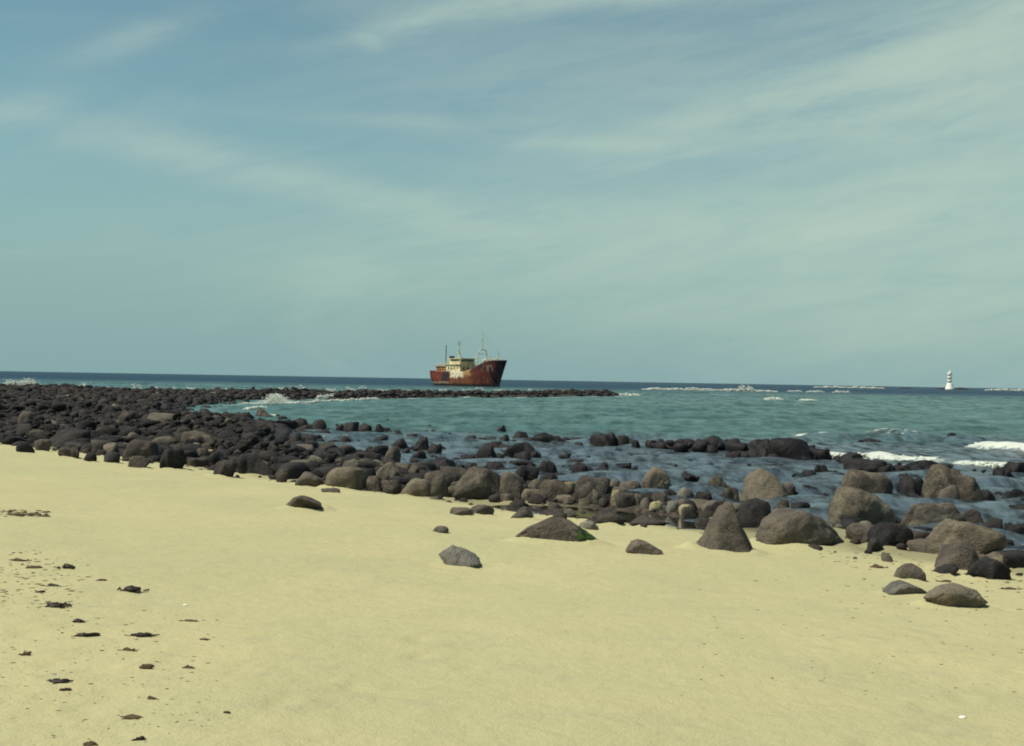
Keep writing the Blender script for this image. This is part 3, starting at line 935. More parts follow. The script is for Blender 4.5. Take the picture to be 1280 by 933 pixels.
# --- rocks standing in the shallow water
WG = 'wet rocks standing in the shallows'
water = [
    (666, 709, 541, 558, 'wet', 'block', 'broad flat-topped black rock in the bay before the open turquoise water'),
    (737, 772, 540, 559, 'wet', 'round', 'black humped rock in the bay, with a smaller rock touching its side'),
    (766, 787, 544, 559, 'wet', 'round', 'smaller black rock touching the humped rock in the bay'),
    (789, 801, 550, 562, 'wet', 'block', 'narrow upright black rock between the humped rock and the bay reef'),
    (807, 826, 550, 561, 'wet', 'round', 'small black rock just before the low tip of the bay reef'),
    (629, 674, 553, 569, 'wet', 'slab', 'long black sloping rock in the shallows below the flat-topped one'),
    (645, 665, 564, 578, 'wet', 'round', 'black rounded rock in front of the long sloping shallows rock'),
    (639, 666, 539, 550, 'wet', 'slab', 'low broken black rock next to the flat-topped bay rock'),
    (620, 637, 543, 555, 'wet', 'round', 'small round black rock beside the low broken one'),
    (588, 621, 555, 573, 'wet', 'block', 'jagged pair-like black rock alone in the central shallows'),
    (670, 697, 576, 595, 'wet', 'round', 'black knobbly rock behind the angular grey boulder'),
    (709, 742, 577, 595, 'wet', 'block', 'shiny black rock behind the round brown boulder'),
    (538, 572, 573, 590, 'wet', 'round', 'black rock behind the upright brown boulder'),
    (489, 511, 548, 560, 'wet', 'round', 'black rock at the outer fringe of the packed rocks'),
    (513, 538, 546, 562, 'wet', 'slab', 'dark wedge rock next to the outer fringe rock'),
    (531, 553, 554, 569, 'wet', 'round', 'rounded dark rock touching the wedge rock in the shallows'),
    (547, 566, 550, 557, 'wet', 'slab', 'very low black rock awash near the wedge rock'),
    (479, 501, 558, 580, 'brown', 'round', 'brown egg-shaped boulder at the water edge of the packed rocks'),
    (457, 486, 556, 570, 'dark', 'slab', 'dark low rock left of the brown egg-shaped boulder'),
    (1055, 1110, 573, 588, 'wet', 'slab', 'long low black rock behind the olive dome boulder'),
    (1048, 1078, 565, 577, 'wet', 'round', 'black rock beneath the white breaker near the reef end'),
    (1123, 1178, 575, 588, 'wet', 'slab', 'long low black rock between the two dome boulders'),
    (1110, 1128, 597, 609, 'wet', 'round', 'small black rock beside the olive dome boulder'),
    (1123, 1158, 594, 617, 'wet', 'round', 'black rounded rocky lump against the steep sea boulder'),
    (1183, 1202, 541, 549, 'wet', 'slab', 'lone small black rock far out beneath the breaking swell'),
    (1235, 1262, 584, 597, 'wet', 'slab', 'low black rock by the foam near the edge of view'),
    (1253, 1290, 577, 590, 'wet', 'block', 'black rock cut by the edge of view below the big breaker'),
    (1222, 1247, 612, 627, 'wet', 'round', 'black rock just beyond the steep sea boulder'),
    (1240, 1290, 611, 622, 'wet', 'slab', 'long thin black rock running out of view, beside steep sea boulder'),
    (1198, 1228, 636, 651, 'red', 'round', 'reddish rock between flat-topped and big grey boulders'),
    (1226, 1256, 647, 662, 'dark', 'round', 'dark rock behind the big grey sand-edge boulder'),
    (1253, 1290, 654, 677, 'dark', 'block', 'dark block cut by the edge of view, above the black boulder'),
    (1016, 1042, 581, 591, 'wet', 'slab', 'thin black rock awash in front of the bay reef end'),
    (1008, 1036, 623, 632, 'wet', 'slab', 'thin black rock awash beside the largest boulder'),
    (1000, 1022, 606, 613, 'wet', 'slab', 'small black rock awash between peaked and largest boulders'),
    (1020, 1040, 616, 624, 'wet', 'slab', 'tiny black rock touching the flank of the largest boulder'),
    (960, 982, 580, 587, 'wet', 'slab', 'tiny awash rock beyond the tall peaked boulder'),
    (1076, 1098, 548, 553, 'wet', 'slab', 'tiny awash rock under the outer swell'),
    (838, 868, 590, 598, 'wet', 'slab', 'low black rock awash behind the brown dome boulder'),
    (760, 790, 588, 596, 'wet', 'slab', 'low black rock awash behind the flat-topped brown rock'),
    (576, 600, 578, 586, 'wet', 'slab', 'low black rock awash behind the biggest central boulder top'),
]
for (a, b_, c, d, mt, shp, lab) in water:
    boulder(a, b_, c, d, mt, shp, lab, group=WG)

# --- rocks of the packed field one can pick out
FG = 'rocks picked out of the packed rock field'
field = [
    (20, 42, 552, 567, 'dark', 'round', 'dark stone on the sand at the far end of the rock edge'),
    (42, 64, 549, 564, 'brown', 'slab', 'brown sloping stone next to the dark far-end stone'),
    (74, 101, 559, 573, 'brown', 'block', 'dark block standing out onto the sand, edge of packed rocks'),
    (105, 121, 565, 577, 'dark', 'round', 'small dark stone beside the standing-out block'),
    (127, 149, 565, 579, 'dark', 'round', 'dark rounded stone at the sand, third from the standing-out block'),
    (156, 187, 570, 586, 'grey', 'round', 'grey rounded stone at the sand below the two-humped boulder'),
    (150, 197, 549, 576, 'brown', 'round', 'two-humped big brown boulder of the packed rocks near the sand'),
    (227, 273, 539, 564, 'grey', 'round', 'pale olive boulder overhanging a dark hollow in the packed rocks'),
    (185, 229, 516, 535, 'brown', 'slab', 'long whale-backed boulder in the middle of the packed rocks'),
    (142, 174, 513, 536, 'red', 'block', 'tall reddish-brown block with a dark cleft in the packed rocks'),
    (74, 89, 479, 489, 'dark', 'block', 'dark block poking above the skyline of the rock field, beyond the foam'),
    (53, 70, 480, 489, 'dark', 'round', 'dark hump on the skyline of the rock field next to the block'),
    (36, 50, 482, 489, 'dark', 'slab', 'low dark hump on the skyline before the white spray'),
    (288, 319, 520, 536, 'dark', 'round', 'dark rounded boulder at the inlet of the bay'),
    (331, 371, 525, 541, 'dark', 'slab', 'long dark boulder along the bay edge'),
    (366, 386, 523, 537, 'wet', 'round', 'black boulder capping the long one on the bay edge'),
    (388, 409, 524, 539, 'dark', 'round', 'dark upright boulder alone at the bay edge'),
    (419, 431, 530, 539, 'wet', 'round', 'small black rock before the bay-edge pair'),
    (429, 449, 527, 540, 'wet', 'block', 'peaked black rock of the bay-edge pair'),
    (446, 465, 529, 539, 'wet', 'slab', 'sloping black rock of the bay-edge pair'),
    (468, 487, 530, 540, 'wet', 'round', 'outermost round black rock at the bay edge'),
    (405, 460, 583, 612, 'grey', 'round', 'large rounded grey boulder at the sand, packed rocks end'),
    (428, 462, 574, 600, 'brown', 'round', 'brown boulder behind the large grey one at packed rocks end'),
    (459, 500, 577, 604, 'grey', 'block', 'olive block above the sand between large grey and squat boulders'),
    (452, 478, 595, 614, 'grey', 'slab', 'flat grey stone at the sand beside the large rounded grey boulder'),
    (476, 502, 600, 618, 'brown', 'round', 'brown stone at the sand next to the squat grey boulder'),
    (296, 350, 566, 596, 'dark', 'slab', 'broad dark sloping boulder near the sand, mid packed rocks'),
    (344, 362, 586, 603, 'brown', 'round', 'brown knob at the sand beside the broad dark boulder'),
    (370, 404, 590, 608, 'brown', 'round', 'brown boulder at the sand beside the large rounded grey one'),
    (395, 424, 553, 573, 'brown', 'round', 'brown boulder in the packed rocks facing the shallows'),
    (424, 450, 556, 576, 'brown', 'block', 'brown block in the packed rocks close to the egg-shaped boulder'),
    (304, 330, 534, 552, 'dark', 'round', 'dark boulder behind the broad sloping one, near the inlet'),
    (60, 112, 535, 562, 'dark', 'round', 'wide dark boulder in the packed rocks above the standing-out block'),
    (22, 44, 514, 540, 'brown', 'block', 'tall brown block in the packed rocks at the far left'),
    (0, 24, 541, 556, 'dark', 'slab', 'dark slab at the extreme left of the sand edge'),
    (240, 262, 560, 580, 'brown', 'round', 'brown boulder directly below the overhanging pale one'),
    (200, 232, 560, 588, 'dark', 'round', 'dark boulder at the sand right of the grey rounded stone'),
    (262, 296, 575, 597, 'red', 'slab', 'reddish flat boulder at the sand edge below the hollow'),
    (318, 344, 510, 521, 'brown', 'slab', 'flat brown rock in the inlet water'),
]
for (a, b_, c, d, mt, shp, lab) in field:
    boulder(a, b_, c, d, mt, shp, lab, group=FG)
# little pale stones wedged in the field
for (a, b_, c, d, lab) in [(246, 255, 563, 570, 'white stone under the overhanging pale olive boulder'), (260, 267, 562, 570, 'white stone beside another under the overhanging boulder'),
                           (299, 306, 560, 566, 'small white stone in the packed rocks above the broad dark boulder'), (350, 356, 560, 566, 'small white stone in the packed rocks near the shallows'),
                           (150, 158, 545, 553, 'small pale stone on top of the two-humped boulder'), (18, 26, 512, 518, 'small pale stone by the tall brown block')]:
    boulder(a, b_, c, d, 'pale' if 'white' in lab else 'ash', 'round', lab, 'pale_stone', 'stone', 'pale stones in the packed rocks', sink=-0.12)

NHAND = len([o for o in bpy.data.objects if o.get('category') == 'boulder'])

# green algae film on the end of the humped rock
def algae():
    me = wb.data
    V = np.array([v.co[:] for v in me.vertices]); Nn = np.array([v.normal[:] for v in me.vertices])
    F = np.array([p.vertices[:] for p in me.polygons])
    msk = wbP[:, 0] + 0.30 * fbm(V * 7.0, 3, 4, 0.65) - 0.10 * wbP[:, 1] * 0 - 0.25 * np.clip(wbP[:, 2], 0, 1)
    keep = msk > 0.34
    Fk = F[keep[F].all(1) & (wbP[F][:, :, 2].mean(1) > -0.15)]
    used = np.unique(Fk)
    mp = -np.ones(len(V), int); mp[used] = np.arange(len(used))
    W = V[used] + Nn[used] * (0.010 + 0.006 * fbm(V[used] * 40, 9, 2))[:, None]
    o = link('algae_patch', mesh_np('algae_patch', W, mp[Fk]), M['algae'], wb)
    o['label'] = 'bright green algae film on the sloping end'


algae()

# ------------------------------------------------------------------ scattered rocks
def to_px(p):
    q = CM3.T @ (np.array(p) - CAM)
    return PW / 2 + FPX * q[0] / -q[2], PH / 2 - FPX * q[1] / -q[2]


LANDMARK = [(30, 560, 'dark far-end stone on the sand'), (87, 567, 'dark block standing out onto the sand'), (172, 565, 'two-humped brown boulder'), (250, 553, 'pale olive overhanging boulder'),
            (207, 527, 'whale-backed boulder'), (158, 526, 'tall reddish-brown block'), (303, 529, 'dark boulder at the bay inlet'), (350, 534, 'long dark boulder on the bay edge'),
            (432, 600, 'large rounded grey boulder at the sand'), (322, 582, 'broad dark sloping boulder'), (410, 564, 'brown boulder facing the shallows'), (490, 570, 'brown egg-shaped boulder'),
            (86, 550, 'wide dark boulder'), (33, 527, 'tall brown block at the far left'), (278, 587, 'reddish flat sand-edge boulder'), (520, 610, 'squat grey boulder'), (596, 605, 'biggest central boulder'),
            (690, 613, 'angular grey boulder'), (740, 613, 'round brown twin boulder'), (818, 600, 'peaked olive boulder'), (903, 655, 'pyramid boulder'), (955, 608, 'tall peaked boulder'),
            (1000, 660, 'broad smooth brown boulder'), (1075, 633, 'largest boulder'), (1185, 605, 'steep sea boulder'), (1204, 675, 'big grey sand-edge boulder'), (985, 560, 'high end of the bay reef'),
            (687, 550, 'flat-topped bay rock'), (755, 550, 'humped bay rock'), (600, 565, 'jagged rock in the central shallows'), (850, 556, 'low tip of the bay reef')]
ORD = ['nearest', 'second', 'third', 'fourth', 'fifth', 'sixth', 'seventh', 'eighth', 'ninth', 'tenth', 'eleventh', 'twelfth']


def name_scattered(todo):
    """say for each boulder which landmark rock it lies by, and which one of its kind there it is"""
    lot = {}
    for (o, word, mt) in todo:
        x, y = to_px(o.location)
        k = min(range(len(LANDMARK)), key=lambda i: math.hypot(x - LANDMARK[i][0], 2 * (y - LANDMARK[i][1])))
        dx, dy = x - LANDMARK[k][0], 2 * (y - LANDMARK[k][1])
        if abs(dx) > abs(dy): rel = 'to the right of' if dx > 0 else 'to the left of'
        else: rel = 'in front of' if dy > 0 else 'behind'
        lot.setdefault((word, rel, k), []).append((math.hypot(dx, dy), o))
    for (word, rel, k), items in lot.items():
        items.sort(key=lambda q: q[0])
        for n, (_, o) in enumerate(items):
            tag(o, '%s %s boulder %s the %s' % (ORD[min(n, 11)] if len(items) > 1 else 'single', word, rel, LANDMARK[k][2]), 'boulder', 'boulders packed along the rocky shore')


def scatter():
    r = np.random.default_rng(77)
    S = []   # x, y, radius, flat, zone
    def in_view(x, y, m=3.0):
        return np.abs(x) < 0.425 * y + m
    # packed field and spit
    def fill(n, ylo, yhi, spacing, rlo, rhi, pw):
        y = r.uniform(ylo, yhi, n); x = r.uniform(-0.45 * yhi - 4, 24, n)
        k = in_view(x, y) & (poly_sd(x, y, FIELD) > r.uniform(-0.6, 0.4, n))
        x, y = x[k], y[k]
        rad = rlo + (rhi - rlo) * r.random(len(x)) ** pw
        cell = {}
        for i in range(len(x)):
            cx, cy = int(x[i] // spacing), int(y[i] // spacing)
            if cell.get((cx, cy), 0) >= 2: continue
            cell[(cx, cy)] = cell.get((cx, cy), 0) + 1
            S.append((x[i], y[i], rad[i], r.uniform(0.45, 0.9), 0))
    fill(30000, 22, 62, 0.55, 0.08, 0.42, 2.4)
    fill(16000, 22, 62, 0.50, 0.06, 0.17, 1.5)
    fill(46000, 62, 160, 0.80, 0.15, 0.52, 2.4)
    fill(14000, 160, 242, 0.90, 0.20, 0.62, 2.4)
    # shore band by the pool and on to the other side
    n = 5200
    x = r.uniform(-4.5, 14, n); s = -np.abs(r.uniform(0.9, 11.5, n))
    y = 22.1 - 1.09 * x - s * 1.479
    dens = np.where(s > -4.6, 0.92, 0.92 * np.exp((s + 4.6) / 2.0))
    dens = np.where(x > 4.2, dens * 0.20, dens)
    dens = np.where((x > 3.3) & (s > -2.0), dens * 0.3, dens)
    k = (r.random(n) < dens) & in_view(x, y, 1.5) & ((pool_q(x, y) > 0.95) | ((pool_q(x, y) > 0.45) & (s < -1.3)))
    for i in np.nonzero(k)[0]:
        S.append((x[i], y[i], 0.05 + 0.22 * r.random() ** 2.4, r.uniform(0.6, 0.9), 1))
    # pebbles strewn where the rocks meet the sand
    n = 420
    x = r.uniform(-24, 8, n); s = r.normal(-0.1, 0.35, n)
    y = 22.1 - 1.09 * x - s * 1.479
    k = in_view(x, y, 1.0) & (pool_q(x, y) > 1.6) & (r.random(n) < np.where(x > 0, 0.25, 0.8))
    for i in np.nonzero(k)[0]:
        S.append((x[i], y[i], 0.025 + 0.11 * r.random() ** 2.5, r.uniform(0.4, 0.8), 1))
    # awash rocks in the shallows
    n = 3000
    x = r.uniform(-14, 16, n); y = r.uniform(25, 62, n)
    s = shore_s(x, y)
    k = in_view(x, y, 1.5) & (s < -5) & (s > -24) & (poly_sd(x, y, FIELD) < 0) & (r.random(n) < np.where(x < 0, 1.0, 0.55) * np.exp((s + 6) / 9.0)) & (noise2(x, y, 0.25, 13, 2) > -0.05)
    for i in np.nonzero(k)[0]:
        S.append((x[i], y[i], 0.07 + 0.27 * r.random() ** 2.5, r.uniform(0.3, 0.75), 2))
    # smaller stones huddled round the feet of the picked boulders, and along the bay reef
    for (bx, by, brx, bry, bpx) in rocks:
        if bpx < 17 or shore_s(bx, by) > -1.0: continue
        for _ in range(int(r.integers(2, 6) + bpx / 18)):
            a = r.uniform(0, 6.28); k_ = r.uniform(0.85, 1.25)
            S.append((bx + brx * k_ * math.cos(a), by + bry * k_ * math.sin(a), brx * r.uniform(0.12, 0.42), r.uniform(0.5, 0.9), 2 if shore_s(bx, by) < -5.5 else 1))
    for _ in range(90):
        t = r.random(); S.append((5.6 + 5.6 * t + r.normal(0, .5), 47.4 - 3.6 * t + r.normal(0, .5), r.uniform(0.12, 0.42), r.uniform(0.5, 0.9), 3))
    for _ in range(26):
        t = r.random(); S.append((-1.0 + 6.4 * t + r.normal(0, .5), 52.5 - 3.6 * t + r.normal(0, 1.0), r.uniform(0.10, 0.36), r.uniform(0.4, 0.8), 2))
    # the packed field frays out into the shallows
    n = 2600
    x = r.uniform(-22, 1, n); y = r.uniform(24, 78, n)
    sd = poly_sd(x, y, FIELD)
    k = in_view(x, y, 1.5) & (sd < 0.2) & (shore_s(x, y) < -4) & (r.random(n) < 0.75 * np.exp(sd / 2.6))
    for i in np.nonzero(k)[0]:
        S.append((x[i], y[i], 0.08 + 0.30 * r.random() ** 2.2, r.uniform(0.4, 0.9), 2))
    S = np.array(S)
    # keep clear of the picked boulders
    hx = np.array([q[:2] for q in rocks]); hr = np.array([max(q[2], q[3]) for q in rocks])
    d = np.hypot(S[:, None, 0] - hx[None, :, 0], S[:, None, 1] - hx[None, :, 1])
    bad = (d < hr[None] * 0.72 + S[:, None, 2] * 0.10).any(1)
    # and do not stand right in front of them
    fr = (np.abs(S[:, None, 0] - hx[None, :, 0]) < hr[None] * 0.8) & (S[:, None, 1] < hx[None, :, 1]) & (S[:, None, 1] > hx[None, :, 1] - hr[None] * 1.2 - 0.5) & (S[:, None, 2] > 0.45 * hr[None])
    S = S[~((bad | fr.any(1)) & (S[:, 4] != 3))]
    pile = np.where(S[:, 4] == 3, r.uniform(0, 0.28, len(S)), 0)
    S[:, 4] = np.minimum(S[:, 4], 2)
    gz = np.maximum(terrain(S[:, 0], S[:, 1], False), -0.28)
    gz = np.where(S[:, 4] == 2, np.maximum(gz, -0.22 * S[:, 2]), gz)
    lift = np.where(S[:, 4] == 0, np.abs(r.normal(0, 0.16, len(S))) * np.clip(1.2 - S[:, 2] * 1.2, 0.2, 1) * sstep(poly_sd(S[:, 0], S[:, 1], FIELD), 0.3, 2.5), 0.0)
    # rocks heap up where the photo's skyline is uneven
    heap = np.where(S[:, 4] == 0, 0.34 * np.clip(noise2(S[:, 0], S[:, 1], 0.10, 123, 2), 0, 1) * sstep(poly_sd(S[:, 0], S[:, 1], FIELD), 2, 9), 0)
    gz = gz + lift + heap + pile
    sea_reach = np.where(S[:, 4] == 0, 1 - sstep(poly_sd(S[:, 0], S[:, 1], FIELD) + 2.0 * noise2(S[:, 0], S[:, 1], 0.15, 5, 2), 1.0, 4.0), 0)
    sand_side = (np.abs(shore_s(S[:, 0], S[:, 1])) < 4)
    wet = np.where(S[:, 4] == 2, 1.0, np.where(S[:, 4] == 1, (gz < 0.02) * 1.0, sea_reach * (~sand_side) * 0.75))
    tone = np.clip(r.beta(2.0, 2.4, len(S)) + 0.10 * (S[:, 4] == 1) + 0.25 * sand_side * (S[:, 4] == 1), 0, 1)
    tone = np.where(r.random(len(S)) < 0.012, 1.0, np.minimum(tone, 0.985))
    app = S[:, 2] * 2 / S[:, 1] * FPX
    order = np.argsort(-app)
    n_ind = max(0, 296 - NHAND)
    ind = order[:n_ind]; rest = order[n_ind:]
    # individuals: shared meshes
    protos = []
    for k in range(12):
        P, F = rock_unit(900 + k, 3, ['block', 'sharp', 'slab', 'round'][k % 4])
        protos.append((P, F))
    cache = {}
    todo = []
    for i in ind:
        x_, y_, rad, fl, zn = S[i]
        if wet[i] > 0.5: mt, w_ = 'wet', 'black wet'
        elif tone[i] > 0.82: mt, w_ = 'grey', 'olive grey'
        elif tone[i] > 0.58: mt, w_ = 'brown', 'brown'
        else: mt, w_ = 'dark', 'charcoal'
        k = int(r.integers(0, 12))
        key = (k, mt)
        if key not in cache:
            P, F = protos[k]
            me = mesh_np('boulder', P, F); me.materials.append(M[mt]); cache[key] = me
        o = bpy.data.objects.new('boulder', cache[key])
        scene.collection.objects.link(o)
        o.location = (x_, y_, gz[i])
        o.rotation_euler = (0, 0, r.uniform(0, 6.28))
        o.scale = (rad, rad * r.uniform(0.7, 0.95), rad * 1.15 * fl)
        todo.append((o, w_, mt))
    name_scattered(todo)
    # the rest: one mass
    VS, FS, TS, WS, SM = [], [], [], [], []
    off = 0
    lib = {}
    for sub in (1, 2):
        lib[sub] = [rock_unit(500 + k, sub, ['block', 'sharp', 'sharp', 'slab'][k % 4]) for k in range(24)]
    for i in rest:
        x_, y_, rad, fl, zn = S[i]
        sub = 2 if app[i] > 8 else 1
        P, F = lib[sub][int(r.integers(0, 24))]
        a = r.uniform(0, 6.28); c, s_ = math.cos(a), math.sin(a)
        Q = P * np.array([rad, rad * r.uniform(0.65, 1.0), rad * 1.15 * fl])
        tl = r.normal(0, 0.35)
        Q = np.stack([Q[:, 0], Q[:, 1] * math.cos(tl) - Q[:, 2] * math.sin(tl), Q[:, 1] * math.sin(tl) + Q[:, 2] * math.cos(tl)], 1)
        Q = np.stack([Q[:, 0] * c - Q[:, 1] * s_ + x_, Q[:, 0] * s_ + Q[:, 1] * c + y_, Q[:, 2] + gz[i]], 1)
        VS.append(Q); FS.append(F + off); off += len(Q); SM.append(np.full(len(F), sub > 1))
        TS.append(np.full(len(Q), tone[i])); WS.append(np.full(len(Q), wet[i]))
    me = mesh_np('rock_rubble', np.concatenate(VS), np.concatenate(FS))
    me.polygons.foreach_set('use_smooth', np.concatenate(SM))
    attr(me, 'tone', np.concatenate(TS)); attr(me, 'wet', np.concatenate(WS))
    tag(link('rock_rubble', me, M['rubble']), 'mass of dark basalt rocks covering the shore and the spit', kind='stuff')
    print('ROCKS hand', NHAND, 'individual', len(ind), 'rest', len(rest), 'tris', sum(len(f) for f in FS))


scatter()

def settle_sand():
    """sand drifts up against every rock that stands on the beach"""
    me = bpy.data.objects['beach'].data
    n = len(me.vertices)
    V = np.zeros(n * 3, np.float32); me.vertices.foreach_get('co', V); V = V.reshape(-1, 3)
    idx = np.nonzero((V[:, 1] > 8) & (V[:, 1] < 48) & (np.abs(V[:, 0]) < 24))[0]
    P = V[idx]
    nz = noise2(P[:, 0], P[:, 1], 1.7, 301, 2)
    add = np.zeros(len(P)); wetr = np.zeros(len(P))
    for (bx, by, rx, ry, px) in rocks:
        if shore_s(bx, by) < -1.6: continue
        k = (np.abs(P[:, 0] - bx) < rx * 2.2) & (np.abs(P[:, 1] - by) < ry * 2.2)
        q = np.hypot((P[k, 0] - bx) / rx, (P[k, 1] - by) / ry)
        a = 0.16 * min(rx, 0.45) * np.exp(-((q - 0.92) / 0.30) ** 2) * np.clip(0.55 + 0.7 * nz[k], 0, 1.3)
        scour = -0.07 * min(rx, 0.4) * np.exp(-((q - 1.45) / 0.25) ** 2)
        add[k] = np.where(np.abs(a) > np.abs(add[k]), a, add[k]) + scour
    V[idx, 2] += add.astype(np.float32)
    me.vertices.foreach_set('co', V.ravel()); me.update()


settle_sand()

# ------------------------------------------------------------------ foam
def build_foam():
    r = np.random.default_rng(31)
    V0, F0 = ico(1)
    VS, FS = [], []
    off = 0
    def blob(x, y, z, a, b, c):
        nonlocal off
        Q = V0 * np.array([a, b, c]) * (1 + 0.25 * r.normal(size=(len(V0), 1)))
        VS.append(Q + np.array([x, y, z])); FS.append(F0 + off); off += len(Q)
    def strip(pxa, pya, pxb, pyb, n, size, hgt, wid, dist=None, gap=-3.0):
        da, db = px_dir(pxa, pya), px_dir(pxb, pyb)
        if dist is None:
            a = CAM + da * (-CAM[2] / da[2]); b = CAM + db * (-CAM[2] / db[2])
        else:
            a = CAM + da * dist / da[1]; b = CAM + db * dist / db[1]
            a[2] = b[2] = 0
        ph = r.uniform(0, 6, 4)
        for k in range(n):
            t = r.random()
            if math.sin(37 * t + ph[2]) + math.sin(61 * t + ph[3]) < gap: continue
            env = (0.45 + 0.55 * abs(math.sin(9 * t + ph[0]) * math.sin(23 * t + ph[1]))) * min(1, 6 * min(t, 1 - t) + 0.25)
            p = a + (b - a) * t
            u = r.random() ** 1.5
            s = size * r.uniform(0.5, 1.2)
            blob(p[0] + r.normal(0, size), p[1] + r.normal(0, wid * 0.5), max(0.0, u * hgt * env), s * 1.5, s, s * 0.55)
    # near breakers on the open side
    strip(1026, 570.5, 1100, 572, 520, 0.045, 0.15, 0.35)
    strip(1100, 572, 1172, 576.5, 420, 0.045, 0.13, 0.35)
    strip(1222, 559, 1300, 566, 1200, 0.055, 0.32, 0.7)
    strip(1203, 580, 1252, 583, 360, 0.045, 0.12, 0.35)
    strip(1000, 546.5, 1026, 547, 160, 0.05, 0.14, 0.3)
    strip(1100, 549, 1135, 551, 180, 0.05, 0.2, 0.3)
    strip(1160, 552, 1172, 553, 60, 0.05, 0.18, 0.3)
    # far breakers
    strip(803, 490, 972, 491, 2200, 0.20, 1.05, 2.0, dist=420)
    strip(922, 490, 942, 490, 300, 0.20, 2.3, 1.5, dist=418)
    strip(955, 500, 978, 500.5, 200, 0.13, 0.5, 0.8)
    strip(985, 490, 1002, 490, 120, 0.2, 0.6, 1.0)
    strip(1008, 490.5, 1030, 490.5, 160, 0.2, 0.7, 1.0)
    strip(1042, 491, 1062, 491, 200, 0.2, 0.8, 1.0)
    strip(1000, 501, 1020, 501.5, 120, 0.12, 0.35, 0.8)
    strip(1018, 485, 1105, 486, 1600, 0.5, 1.9, 3.0, dist=1300)
    strip(1232, 488, 1300, 489, 1300, 0.5, 2.2, 3.0, dist=1350)
    strip(770, 494.5, 800, 495, 260, 0.13, 0.5, 1.5)
    strip(738, 489, 752, 489, 240, 0.13, 0.9, 1.0, dist=247)
    # surf on the seaward side of the spit and the rock field
    for (xa, xb, dd, h_, n) in ((6, 20, 205, 1.3, 700), (24, 45, 208, 1.6, 1400), (101, 109, 190, 1.2, 220)):
        hy = 464 + 0.0172 * (xa + xb) / 2
        strip(xa, hy + 20, xb, hy + 20, n, 0.08, h_, 2.0, dist=dd)
    for (xa, xb, dd, h_, n) in ((110, 320, 185, 0.95, 1500), (320, 520, 205, 1.15, 1500), (520, 740, 252, 0.95, 1500)):
        hy = 464 + 0.0172 * (xa + xb) / 2
        strip(xa, hy + 20, xb, hy + 20, n, 0.08, h_, 1.0, dist=dd, gap=0.1)
    # splash in the inlet, where the swell runs onto the spit
    g = px_dir(347, 505)
    c = CAM + g * (-CAM[2] / g[2])
    for k in range(2200):
        a = r.normal(0, 1.0); u = r.random() ** 1.3
        hz = 0.95 * math.exp(-(a / 0.9) ** 2) * u
        s = 0.045 * r.uniform(0.5, 1.3)
        blob(c[0] + a * 1.0 - 0.25 * hz, c[1] + r.normal(0, 1.2), hz, s * 1.2, s, s * 0.8)
    strip(306, 513, 332, 510.5, 420, 0.07, 0.22, 0.8)
    strip(358, 506, 430, 501, 900, 0.07, 0.25, 0.8)
    strip(396, 500, 420, 499, 460, 0.08, 0.7, 0.8)
    strip(425, 502, 472, 499, 500, 0.07, 0.30, 0.8)
    strip(338, 519, 345, 520, 50, 0.05, 0.08, 0.3)
    me = mesh_np('sea_foam', np.concatenate(VS), np.concatenate(FS))
    tag(link('sea_foam', me, M['foam']), 'white foam of breaking waves', kind='stuff')


build_foam()

# ------------------------------------------------------------------ shipwreck
def ship_noise(P, s, seed): return fbm(P * s, seed, 4, 0.55)


def ship_paint():
    m, N, b = new_mat('ship_paint')
    c = N.n('ShaderNodeAttribute', attribute_name='paint').outputs['Color']
    tc = N.n('ShaderNodeTexCoord').outputs['Object']
    st = N.rng(N.noise(N.scale(tc, (1.6, 1.6, 0.25)), 1.4, 5, 0.7), 0.50, 0.72, 0.0, 0.14)
    c = N.mix(st, c, col(0.10, 0.038, 0.018))
    N.put(b.inputs['Base Color'], c)
    b.inputs['Roughness'].default_value = 0.8
    b.inputs['Specular IOR Level'].default_value = 0.2
    return m


